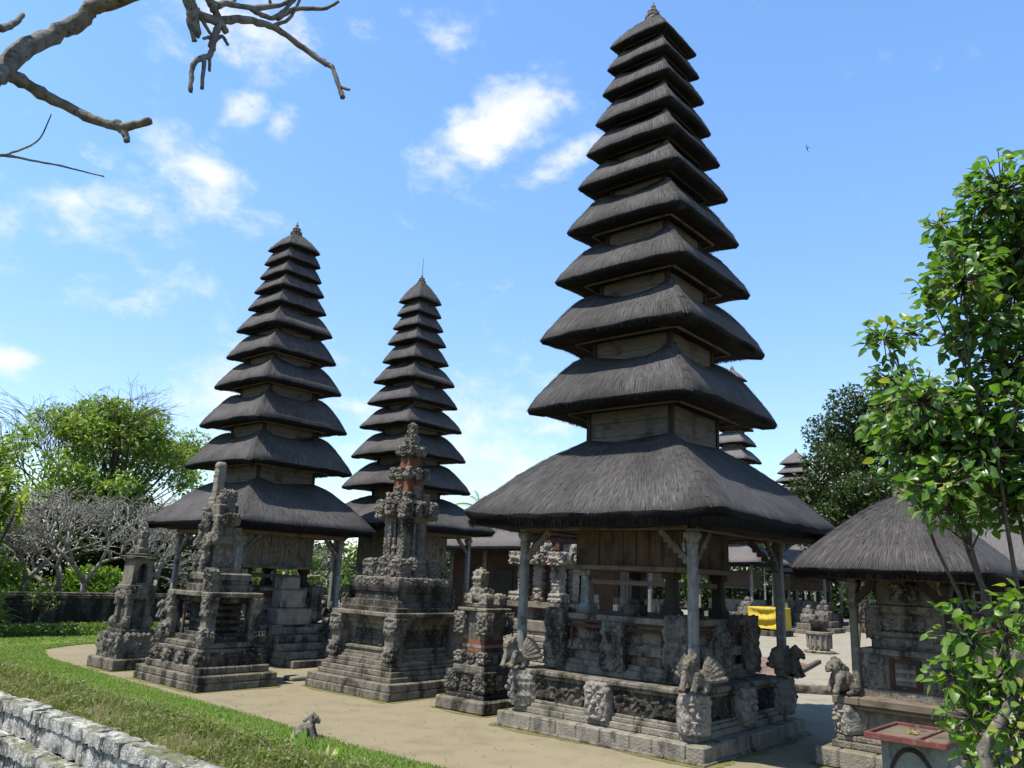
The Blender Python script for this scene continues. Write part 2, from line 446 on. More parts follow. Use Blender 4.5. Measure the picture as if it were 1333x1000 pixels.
M['leaf_mid'] = leaf('mid_green_leaf', (.10,.18,.03), (.19,.27,.055), (.32,.30,.08), .35, .5)
M['leaf_olive'] = leaf('olive_leaf', (.18,.29,.05), (.32,.43,.09), (.46,.44,.14), .35, .5)
M['leaf_dark'] = leaf('dark_green_leaf', (.028,.060,.016), (.055,.095,.025), (.11,.13,.03), .25, .4)
M['leaf_dense'] = leaf('dense_tree_leaf', (.030,.058,.014), (.065,.105,.025), (.12,.14,.04), .25, .4)
M['leaf_yellow'] = leaf('yellow_green_leaf', (.22,.31,.06), (.34,.42,.10), (.46,.42,.13), .4, .45)
M['grass'] = leaf('grass_blade', (.18,.27,.05), (.26,.36,.08), (.36,.34,.14), .4, .55)
M['weed'] = leaf('weed_leaf', (.14,.19,.04), (.25,.28,.08), (.33,.27,.13), .35, .55)
M['dry'] = leaf('dry_stem', (.22,.17,.10), (.30,.24,.15), (.34,.27,.16), .2, .7)
def ground(name, cols, sc=(.25, 2.5, 30), bump=.25, spots=None):
    t = NT(name)
    c = t.mix(t.rng(t.noise(sc[0], 6), .38, .62), cols[0], cols[1])
    c = t.mix(t.math('MULTIPLY', t.rng(t.noise(sc[1], 7, .65), .42, .68), .5), c, cols[2])
    n = t.noise(sc[2], 6, .7)
    c = t.mix(t.math('MULTIPLY', t.rng(n, .58, .72), .35), c, cols[3])
    return t.done(c, .95, t.bump(n, bump, .02), .1)
def dirt():
    t = NT('courtyard_sand')
    x = t.n('ShaderNodeSeparateXYZ'); t.l(t.pos(), x.inputs[0])
    n = t.noise(.22, 6); n2 = t.noise(1.7, 8, .65); n3 = t.noise(38, 6, .7)
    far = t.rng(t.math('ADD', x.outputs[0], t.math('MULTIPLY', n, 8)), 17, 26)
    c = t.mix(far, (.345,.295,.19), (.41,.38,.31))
    c = t.mix(t.math('MULTIPLY', t.rng(n2, .45, .72), .6), c, (.24,.195,.125))
    c = t.mix(t.math('MULTIPLY', t.rng(t.noise(.7, 9, .7, None, 1.2), .50, .66), .5), c, (.26,.225,.155))
    c = t.mix(t.math('MULTIPLY', t.rng(t.noise(11, 8, .75), .60, .70), .5), c, (.19,.155,.105))
    c = t.mix(t.math('MULTIPLY', t.rng(n, .52, .66), .35), c, (.42,.365,.25))
    c = t.mix(t.math('MULTIPLY', t.rng(t.noise(5, 9, .75), .60, .72), .25), c, (.15,.16,.06))
    c = t.mix(t.math('MULTIPLY', t.rng(n3, .62, .75), .4), c, (.15,.12,.085))
    h = t.math('ADD', n3, t.math('MULTIPLY', t.noise(6, 6), 2))
    return t.done(c, .95, t.bump(h, .25, .02), .1)
M['dirt'] = dirt()
M['lawn'] = ground('lawn_turf', ((.16,.25,.05), (.20,.30,.07), (.13,.20,.04), (.26,.28,.10)), (.4, 3, 40), .4)
M['soil'] = ground('weedy_soil', ((.17,.15,.075), (.23,.20,.10), (.12,.13,.04), (.30,.24,.15)), (.6, 4, 30), .6)
def plain(name, c, rough=.6, v=.25):
    t = NT(name); n = t.noise(12, 6)
    return t.done(t.mix(t.math('MULTIPLY', t.rng(n, .35, .7), v), c, tuple(x*.45 for x in c)), rough, t.bump(t.noise(40, 4), .15, .01), .3)
M['moss'] = ground('moss', ((.20,.19,.05), (.26,.24,.09), (.15,.16,.04), (.30,.26,.14)), (3, 14, 50), .5)
M['yellow'] = plain('yellow_cloth', (.74,.53,.05), .8, .3)
M['black'] = plain('dark_feather', (.02,.02,.022), .6)
M['white'] = plain('white_plastic', (.75,.75,.72), .4, .05)
M['niche'] = plain('niche_shadow_stone', (.05,.045,.04), .95)
M['straw'] = plain('offering_straw', (.55,.42,.16), .8, .3)

# ------------------------------------------------------------------ ground
def sheet(name, pts, mat, kind='structure'):
    mb = MB(); mb.add(pts, [tuple(range(len(pts)))]); o = mb.build(name, mat); o['kind'] = kind; return o
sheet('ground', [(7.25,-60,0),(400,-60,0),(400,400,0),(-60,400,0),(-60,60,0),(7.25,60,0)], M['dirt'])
box_ = MB(); box_.add([(-80,-60,-1.6),(6.0,-60,-1.6),(6.0,60,-1.6),(-80,60,-1.6)], [(0,1,2,3)])
o = box_.build('outer_path', M['soil']); o['kind'] = 'structure'
# lawn strip beside the bank, and the far lawn
sheet('lawn', [(7.0,-10,.012),(8.30,-10,.012),(8.22,4,.012),(8.40,7.5,.012),(8.32,10,.012),(8.5,13,.012),(8.55,16,.012),(8.7,20,.012),(8.85,23.4,.012),
               (9.5,25.4,.012),(10.8,26.4,.012),(12.5,26.9,.012),(17,27.1,.012),(23,27.3,.012),(23,35,.012),(-60,35,.012),(-60,34,.012),(7.0,34,.012)], M['lawn'])
# bank: grid sloping from the lawn down to the wall top
mb = MB(); NX, NY = 10, 130
for j in range(NY+1):
    y = -6 + 66*j/NY
    for i in range(NX+1):
        u = i/NX; x = 6.1 + 1.25*u
        z = -.16 + .22*math.sin(u*math.pi*.62)**1.2 + .05*noise.noise((x*2, y*1.3, 0)) * (1 if 0 < i < NX else 0)
        if i == NX: z = .03
        mb.v.append((x, y, z))
for j in range(NY):
    for i in range(NX):
        k = j*(NX+1)+i; mb.f.append((k, k+1, k+NX+2, k+NX+1))
mb.build('weedy_bank', M['soil'], smooth=True)['kind'] = 'structure'

def blades(name, mat, pts, hgt, wid, lean=.5, seed=3, segs=1):
    r = np.random.default_rng(seed); n = len(pts); pts = np.array(pts)
    a = r.uniform(0, 2*np.pi, n); hh = hgt*r.uniform(.5, 1.25, n); w = wid*r.uniform(.7, 1.3, n)
    d = np.stack([np.cos(a), np.sin(a), np.zeros(n)], 1); s = np.stack([-np.sin(a), np.cos(a), np.zeros(n)], 1)
    l = (lean*r.uniform(.1, 1, n)*hh)[:, None]
    up = np.zeros((n,3)); up[:,2] = 1
    b0 = pts - s*w[:,None]/2; b1 = pts + s*w[:,None]/2
    mid = pts + up*(hh*.6)[:,None] + d*l*.35
    m0 = mid - s*w[:,None]*.4; m1 = mid + s*w[:,None]*.4
    tip = pts + up*hh[:,None]*.95 + d*l
    V = np.stack([b0, b1, m1, m0, tip], 1).reshape(-1, 3)
    me = bpy.data.meshes.new(name); me.vertices.add(n*5); me.vertices.foreach_set('co', V.ravel())
    base = np.arange(n)*5
    L = np.stack([base, base+1, base+2, base+3, base+3, base+2, base+4], 1).ravel()
    me.loops.add(n*7); me.loops.foreach_set('vertex_index', L.astype(np.int32))
    me.polygons.add(n*2)
    st = (np.arange(n)[:,None]*7 + np.array([0,4])[None]).ravel(); me.polygons.foreach_set('loop_start', st.astype(np.int32))
    me.update(calc_edges=True); me.materials.append(mat)
    o = bpy.data.objects.new(name, me); col.objects.link(o); o['kind'] = 'stuff'; return o
def lawn_edge(y):
    return float(np.interp(y, [-10,4,7.5,10,13,16,20,23.4], [8.3,8.22,8.4,8.32,8.5,8.55,8.7,8.85]))
pts = []
for i in range(52000):
    y = 5 + 20*rnd.random()**1.5
    x = rnd.uniform(7.15, lawn_edge(y) + .10*rnd.random()**2 + .05*noise.noise((y*3, 1, 4)))
    pts.append((x, y, .005))
blades('lawn_grass', M['grass'], pts, .05, .012, .8, 4)
pts = []
for i in range(26000):
    x = rnd.uniform(8.5, 22); y = rnd.uniform(26.9, 35)
    if y < 27.2 and x < 12: continue
    pts.append((x, y, .01))
for i in range(9000):
    u, v = rnd.random(), rnd.random(); y = 23.0 + 4.2*v; xe = float(np.interp(y, [23,23.4,25.4,26.4,26.9,27.3], [8.8,8.85,9.5,10.8,12.5,23])); x = xe - u*1.6 + rnd.uniform(-.05,.05); pts.append((x, y, .01))
for i in range(9000):
    y = rnd.uniform(20, 35); x = rnd.uniform(7.1, min(lawn_edge(y) if y < 23.4 else 8.9+ (y-23.4)*.35, 12)); pts.append((x, y, .01))
blades('far_lawn_grass', M['grass'], pts, .045, .03, .9, 5)

# ------------------------------------------------------------------ leaves
def rand_dir(r):
    while True:
        v = Vector((r.uniform(-1,1), r.uniform(-1,1), r.uniform(-1,1)))
        if .05 < v.length < 1: return v.normalized()
def leaves_np(name, mat, pos, size, parent=None, seed=1, aspect=.45, flat=.35, droop=.2):
    """many folded four-face leaves"""
    r = np.random.default_rng(seed); P = np.array(pos, float); n = len(P)
    nv = r.normal(size=(n,3)); nv[:,2] = np.abs(nv[:,2]) + flat; nv /= np.linalg.norm(nv, axis=1)[:,None]
    t = r.normal(size=(n,3)); t[:,2] -= droop; t -= nv*(t*nv).sum(1)[:,None]; t /= np.linalg.norm(t, axis=1)[:,None]
    s = np.cross(nv, t); L = (size*r.uniform(.6, 1.35, n))[:,None]; W = L*aspect
    k = (r.uniform(.05, .3, n))[:,None]
    a = P; tip = P + t*L - nv*L*.12; mid = P + t*L*.5
    l = P + t*L*.42 + s*W*.5 + nv*L*k*.5; q = P + t*L*.42 - s*W*.5 + nv*L*k*.5
    V = np.stack([a, l, mid, q, tip], 1).reshape(-1,3)
    b = np.arange(n)*5
    me = bpy.data.meshes.new(name); me.vertices.add(n*5); me.vertices.foreach_set('co', V.ravel())
    Lp = np.stack([b, b+2, b+1, b, b+3, b+2, b+1, b+2, b+4, b+2, b+3, b+4], 1).ravel()
    me.loops.add(n*12); me.loops.foreach_set('vertex_index', Lp.astype(np.int32))
    me.polygons.add(n*4); me.polygons.foreach_set('loop_start', (np.arange(n*4)*3).astype(np.int32))
    me.update(calc_edges=True); me.materials.append(mat)
    o = bpy.data.objects.new(name, me); col.objects.link(o)
    if parent: o.parent = parent
    return o
def clump_points(r, clumps, per):
    out = []
    for c, rad in clumps:
        k = max(4, int(per*(rad if not hasattr(rad,'__len__') else rad[0])**2))
        for i in range(k):
            d = rand_dir(r); q = r.random()**.38
            rx = rad if hasattr(rad,'__len__') else (rad, rad, rad*.75)
            out.append((c[0]+d.x*q*rx[0], c[1]+d.y*q*rx[1], c[2]+d.z*q*rx[2]))
    return out
def tree(name, loc, label, crown, H, trunk_r, leafmat, leafsize, per, cr, seed, group=None, nclump=34, barkmat=None, cat='tree', flat=.35, lo=.35, aspect=.5):
    """crown=(rx,ry) radius; cr=(min,max) clump radius"""
    r = random.Random(seed); t = thing(name, loc, label, cat, group)
    tk = MB(); cl = []; lt_ = .6 if nclump > 60 else 1
    zl = H*lo
    tube(tk, [(0,0,-.1),(.08*r.uniform(-1,1),.1,H*.2),(.15*r.uniform(-1,1),-.1,zl),(r.uniform(-.3,.3),r.uniform(-.3,.3),H*.62)], [trunk_r*1.3, trunk_r, trunk_r*.8, trunk_r*.4], 8)
    for i in range(nclump):
        a = r.uniform(0, 2*math.pi); u = r.random()**.6; zz = r.random()
        prof = math.sin(math.pi*(.12+.8*zz))**.7
        rad = r.uniform(*cr)
        p = (crown[0]*math.cos(a)*u*prof, crown[1]*math.sin(a)*u*prof, zl + (H-rad*.7-zl)*zz)
        cl.append((p, rad))
        s = Vector((0,0,zl*.8 + (H*.6-zl*.8)*r.random()*zz)); e = Vector(p); mid = (s+e)/2 + Vector((r.uniform(-.3,.3), r.uniform(-.3,.3), -.05*H*r.random()))
        tube(tk, [s, mid, e, e+(e-mid)*.3], [trunk_r*.42*lt_, trunk_r*.26*lt_, trunk_r*.12*lt_, trunk_r*.04], 5)
    tk.build('trunk', barkmat or M['bark'], t, True)
    leaves_np('crown', leafmat, clump_points(r, cl, per), leafsize, t, seed, aspect, flat)
    return t
def bare_tree(name, loc, label, base_dir, H, r0, seed, group=None, depth=7, spread=.62, mat=None, lmax=None, flatten=.12):
    r = random.Random(seed); t = thing(name, loc, label, 'tree', group); big = MB(); small = MB()
    def grow(p, d, L, rad, k):
        pts = [p]; rs = [rad]; q = Vector(p); dd = Vector(d)
        for i in range(3):
            dd = (dd + Vector((r.uniform(-1,1), r.uniform(-1,1), r.uniform(-.5,.8)))*.22).normalized()
            q = q + dd*L/3; pts.append(q.copy()); rs.append(rad*(1-.22*(i+1)/3))
        tube(big if k < 3 else small, pts, rs, 7 if k < 3 else (5 if k < 5 else 4))
        if k >= depth: return
        n = 2 if r.random() < .55 else 3
        a0 = r.uniform(0, 6.28)
        for i in range(n):
            a = a0 + 6.28*i/n + r.uniform(-.4,.4)
            ax = dd.cross(Vector((0,0,1)));
            if ax.length < .1: ax = Vector((1,0,0))
            ax.normalize(); bx = ax.cross(dd)
            sp = spread*r.uniform(.7,1.25)
            nd = dd*math.cos(sp) + (ax*math.cos(a)+bx*math.sin(a))*math.sin(sp)
            nd.z += flatten
            if q.z > H*.8: nd.z *= .35
            grow(q, nd.normalized(), L*r.uniform(.66,.86), rad*(.66 if n == 3 else .72), k+1)
    for bd in base_dir: grow(Vector((0,0,-.1)), Vector(bd).normalized(), H*.27, r0, 0)
    big.build('trunk', mat or M['bark_pale'], t, True); small.build('twigs', mat or M['bark_pale'], t, True)
    return t

# ------------------------------------------------------------------ thatched roofs
def rsq(a, rc, ns=14, nc=7):
    """rounded square: list of (x, y, corner weight, perimeter)"""
    out = []; per = 0
    for k in range(4):
        ang = k*math.pi/2
        ca, sa = math.cos(ang), math.sin(ang)
        seg = []
        for i in range(ns):
            s = -1 + 2*i/ns
            seg.append((a, s*(a-rc), max(0, abs(s)*1.0-.55)/.45*.5))
        for i in range(nc):
            t = (i/nc)*math.pi/2
            seg.append((a-rc+rc*math.cos(t), a-rc+rc*math.sin(t), .5+.5*math.sin(t*2)))
        for x, y, w in seg: out.append((x*ca-y*sa, x*sa+y*ca, w))
    return out
def thatch_roof(parent, a, z0, b, z1, thick, hump, p=.78, mat='thatch', rcf=.16, seed=1, strands=260, nm='thatched_roof', fray=.05, ax=1.0, lift=.03, rows=9, sag=.02, rim=False):
    r = random.Random(seed)
    mb = MB(); mb.uv = []
    ref = rsq(1.0, rcf); n = len(ref)
    H = z1 - z0 - thick; sl = math.hypot(a-b, H)
    rings = []
    def add_ring(hw, z, v, jit=0, hm=0, lf=1, rc=None, jz=0):
        R = rsq(1.0, rc if rc is not None else rcf)
        for i, (x, y, w) in enumerate(R):
            j = 1 + r.uniform(-jit, jit)
            ww = max(0, w)
            zz = z + hump*hm*ww + lift*lf*ww + r.uniform(-jz, jz) - sag*lf*(1-ww)*.3
            px, py = x*hw*j, y*hw*j
            zz += .03*noise.noise((px*2.2+seed*7, py*2.2, z*2))
            mb.v.append((px*ax, py, zz)); mb.uv.append((i/n*8*a, v))
        rings.append(len(mb.v)-n)
    add_ring(b*.9, z0+thick*.12, -.6, lf=0)
    if rim:
        add_ring(a-.45*(a-b), z0+thick*.05, -.4, .004, lf=.4)
        add_ring(a-.20*(a-b)-.03, z0, -.22, .006, jz=fray*.3)
        add_ring(a-.035, z0+thick*.10, -.15, .006, jz=fray*.25)
        zt = z0 + thick*.34
    else:
        add_ring(a*.74, z0+thick*.06, -.4, .004, lf=.6)
        add_ring(a-.17*min(1, thick/.2), z0+.01, -.22, .006, jz=fray*.3)
        add_ring(a-.075*min(1, thick/.2), z0+thick*.42, -.15, .006, jz=fray*.25)
        zt = z0 + thick*.88
    nfr = len(rings)
    add_ring(a, zt, -.03, .005, jz=fray*.25)
    H = z1 - zt
    for k in range(1, rows+1):
        s = k/rows
        hw = a + (b-a)*s
        z = zt + H*(s**p)
        add_ring(hw, z, s*sl, .0025, hm=math.sin(min(1, s*1.12)*math.pi*.60)**2 if s < 1 else .75, lf=(1-s))
    for k in range(len(rings)-1):
        for i in range(n):
            j = (i+1) % n; mb.f.append((rings[k]+i, rings[k]+j, rings[k+1]+j, rings[k+1]+i))
    mb.f.append(tuple(rings[-1]+i for i in range(n)))
    # frayed straw ends along the eave and loose stalks on the slope
    per = 8*a
    for i in range(int(strands*per)):
        k = r.randrange(n); j = (k+1) % n; u = r.random()
        A, B = Vector(mb.v[rings[3]+k]), Vector(mb.v[rings[3]+j]); q = A.lerp(B, u)
        d = Vector((q.x, q.y, 0)).normalized(); t = Vector((-d.y, d.x, 0))
        w = r.uniform(.006, .018); l = r.uniform(.1, 1.0)*fray*(.5 if rim else 1.3)
        base = q + d*r.uniform(-.05, .03); zt = z0 + thick*(.16 if rim else .45) + r.uniform(-.02, .03)
        o = len(mb.v)
        tip = Vector((base.x, base.y, z0 - l + lift*.3)) - d*r.uniform(.02, .07) + t*r.uniform(-.02, .02)
        mb.v += [tuple(base - t*w), tuple(base + t*w), tuple(tip)]
        mb.v[o] = (mb.v[o][0], mb.v[o][1], zt + base.z - base.z); mb.v[o+1] = (mb.v[o+1][0], mb.v[o+1][1], zt)
        uu = r.random()*50; mb.uv += [(uu, -.1), (uu+.02, -.1), (uu, -.2)]
        mb.f.append((o, o+1, o+2))
    o = mb.build(nm, M[mat], parent, True)
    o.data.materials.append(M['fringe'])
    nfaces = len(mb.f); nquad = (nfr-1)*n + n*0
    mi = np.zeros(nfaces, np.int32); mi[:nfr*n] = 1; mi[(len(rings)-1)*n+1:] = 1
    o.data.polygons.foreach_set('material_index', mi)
    # loose stalks
    if strands > 200:
        st = MB(); st.uv = []
        for i in range(int(per*sl*(70 if strands > 250 else 30))):
            k = r.randrange(n); row = r.randrange(nfr, len(rings)-2)
            A, B = Vector(mb.v[rings[row]+k]), Vector(mb.v[rings[row]+(k+1) % n]); C, D = Vector(mb.v[rings[row+1]+k]), Vector(mb.v[rings[row+1]+(k+1) % n])
            u = r.random(); p0 = A.lerp(B, u); p1 = C.lerp(D, u + r.uniform(-.25, .25)*.5); nr = (B-A).cross(C-A)
            if nr.length < 1e-7: continue
            nr.normalize()
            if nr.z < 0: nr = -nr
            f0 = r.uniform(-.2, .3); f1 = f0 + r.uniform(.5, 1.1)
            q0 = p0.lerp(p1, f0) + nr*.018; q1 = p0.lerp(p1, f1) + nr*.008
            t = (B-A).normalized()*r.uniform(.0025, .006)
            c = len(st.v); st.v += [tuple(q0-t), tuple(q0+t), tuple(q1+t*.6), tuple(q1-t*.6)]
            uu = r.random()*40; st.uv += [(uu, 0), (uu, 0), (uu, .2), (uu, .2)]; st.f.append((c, c+1, c+2, c+3))
        st.build('loose_straw', M[mat], o)['kind'] = 'stuff'
    return o
def eave_frame(parent, a, z, w, h, mat='wood_beam', nm='eave_frame'):
    mb = MB()
    cbox(mb, -a, a, -a-w/2, -a+w/2, z-h, z, .01); cbox(mb, -a, a, a-w/2, a+w/2, z-h, z, .01)
    cbox(mb, -a-w/2, -a+w/2, -a+w/2, a-w/2, z-h+.004, z-.004, .01); cbox(mb, a-w/2, a+w/2, -a+w/2, a-w/2, z-h+.004, z-.004, .01)
    return mb.build(nm, M[mat], parent)
def tier_wall(parent, b, z0, z1, seed=1, rails=2):
    mb = MB(); q = random.Random(seed)
    n = max(1, int((z1-z0)/.22)); zz = [z0 + (z1-z0)*i/n for i in range(n+1)]
    for i in range(n): loft(mb, [(b-q.uniform(0,.008), b-q.uniform(0,.008), zz[i]+.004), (b, b, zz[i+1]-.004)], ch=.01)
    w = mb.build('tier_wall', M['wood_tier'], parent)
    for sx in (-1, 1):
        for sy in (-1, 1):
            c = MB(); box(c, sx*(b-.02)-.045, sx*(b-.02)+.045, sy*(b-.02)-.045, sy*(b-.02)+.045, z0, z1); c.build('corner_post', M['wood_dark'], w)
    return w
def finial(parent, z, s, nm='finial'):
    mb = MB()
    lathe(mb, [(.18*s, z-.08*s), (.19*s, z), (.15*s, z+.05*s), (.12*s, z+.09*s), (.15*s, z+.13*s), (.14*s, z+.17*s), (.09*s, z+.2*s), (.11*s, z+.25*s), (.09*s, z+.29*s), (.05*s, z+.33*s), (.065*s, z+.38*s), (.035*s, z+.43*s), (.012*s, z+.52*s)], n=14)
    for k in range(4):
        a = math.pi/4 + k*math.pi/2
        ell(mb, (.17*s*math.cos(a), .17*s*math.sin(a), z+.06*s), (.05*s, .05*s, .09*s), 7, 5)
        ell(mb, (.12*s*math.cos(a), .12*s*math.sin(a), z+.22*s), (.035*s, .035*s, .07*s), 7, 5)
    return mb.build(nm, M['stone_carved'], parent)
def meru_tiers(t, top1, tiers, first_b, ztop, fin, thick0, mat='thatch', strands=260, seed=10, hump=.24):
    """tiers: list of (half width at the corner, height of the eave corner), from the second roof up"""
    n = len(tiers)
    low = top1-.14
    for i, (a, z) in enumerate(tiers):
        a2 = a*1.03; th = thick0*(.45+.55*a/tiers[0][0]); z0 = z - th*.45
        b = first_b*(a/tiers[0][0])**.85
        last = i == n-1
        if last: z1 = ztop; bt = .12
        else:
            gap = tiers[i+1][1] - z; z1 = z0 + th + (gap-th*.4)*(.60 if i < 3 else .66 if i < 5 else .74); bt = b*.97
        tier_wall(t, b, low, z0+th*.2, seed+i)
        low = z1-.14
        ro = thatch_roof(t, a2, z0, bt, z1, th, hump*(a/tiers[0][0]) if not last else .02, (.66 if i < 5 else .72) if not last else .8, mat, .075, seed+i*3, strands, fray=.03*(.4+.6*a/tiers[0][0]), lift=-.045*a, rim=True)
        eave_frame(ro, b+ (a2-b)*.34, z0+th*.10, .05, .05, 'wood_dark' if i > 3 else 'wood_beam')
    finial(t, ztop, fin)

def saka_post(parent, x, y, z0, z1, w, dirs, br=.5, mat='post', cap=True):
    mb = MB()
    loft(mb, [(w*.62, w*.62, z0), (w*.62, w*.62, z0+.06), (w*.5, w*.5, z0+.10), (w*.47, w*.47, z1-.30), (w*.55, w*.55, z1-.29), (w*.55, w*.55, z1-.24), (w*.47, w*.47, z1-.22),
              (w*.75, w*.75, z1-.12), (w*.75, w*.75, z1-.07), (w*.6, w*.6, z1-.05), (w*.6, w*.6, z1)], x, y, ch=w*.16)
    p = mb.build('post', M[mat], parent)
    for dx, dy in dirs:
        b = MB(); n = 7; vs = []
        for i in range(n+1):
            u = i/n; px = w*.35 + br*u**1.05; pz = z1-br*1.05 + br*1.0*u**.92
            hh = .075 + .02*math.sin(u*18)
            for s in (-1, 1):
                for v in (0, 1):
                    vs.append((x+dx*px - dy*s*.035 + dx*(0 if v else .03), y+dy*px + dx*s*.035 + dy*(0 if v else .03), pz + (hh*.7 if v else -hh*.6)))
        fs = [(0,1,3,2), (n*4, n*4+2, n*4+3, n*4+1)]
        for i in range(n):
            k = i*4
            for a_, b_ in ((0,1),(1,3),(3,2),(2,0)): fs.append((k+a_, k+b_, k+4+b_, k+4+a_))
        b.add(vs, fs)
        for i in range(5):
            u = .15+.17*i; ell(b, (x+dx*(w*.35+br*u), y+dy*(w*.35+br*u), z1-br*1.05+br*u*.97-.05), (.045,.045,.045), 7, 5)
        b.build('bracket', M['wood_grey'] if mat == 'post' else M['wood_dark'], p)
    return p

# winged-lion pedestals: one fused carved mesh, shared by the posts
def lion_prims(wings=True):
    p = MB()
    ell(p, (0,0,.20), (.17,.13,.16)); ell(p, (-.12,0,.28), (.12,.13,.15)); ell(p, (.12,0,.16), (.12,.15,.13))
    ell(p, (-.20,0,.44), (.11,.105,.115)); ell(p, (-.30,0,.41), (.06,.07,.055)); ell(p, (-.32,0,.37), (.04,.06,.03))
    for s in (-1, 1):
        tube(p, [(-.15,.09*s,.3),(-.22,.10*s,.12),(-.27,.10*s,.02)], [.06,.05,.055], 8)
        ell(p, (.08,.14*s,.10), (.11,.06,.10)); ell(p, (-.02,.15*s,.035), (.09,.05,.04))
        ell(p, (-.17,.09*s,.53), (.035,.03,.05)); ell(p, (-.28,.05*s,.47), (.03,.03,.03))
        if wings:
            for k in range(6):
                a = .15 + .27*k; L = .36-.015*k
                c = Vector((.03, .13*s, .18+.02*k)); d = Vector((.35*math.cos(a)+.1, .85*s*math.cos(a*.8), math.sin(a))).normalized()
                tube(p, [c, c+d*L*.6, c+d*L], [.055,.06,.04], 7)
    if wings: tube(p, [(.2,0,.18),(.28,0,.32),(.24,0,.46),(.17,0,.52)], [.045,.05,.05,.03], 7)
    for k in range(5): ell(p, (-.18+.05*k,0,.55-.04*k), (.045,.03,.05))
    return p
_l = fuse(lion_prims(True), .013, .010, 20, 3)
LION = bpy.data.meshes.new('winged_lion'); LION.from_pydata(_l.v, [], _l.f); LION.materials.append(M['stone_carved']); LION.polygons.foreach_set('use_smooth', [True]*len(LION.polygons))
_l = fuse(lion_prims(False), .013, .008, 20, 5)
LION2 = bpy.data.meshes.new('sitting_lion'); LION2.from_pydata(_l.v, [], _l.f); LION2.materials.append(M['stone_carved']); LION2.polygons.foreach_set('use_smooth', [True]*len(LION2.polygons))
def lion(parent, x, y, z, s, rz, me=None, nm='winged_lion'):
    o = bpy.data.objects.new(nm, me or LION); col.objects.link(o); o.parent = parent
    o.location = (x, y, z); o.scale = (s,)*3; o.rotation_euler = (0, 0, rz); return o

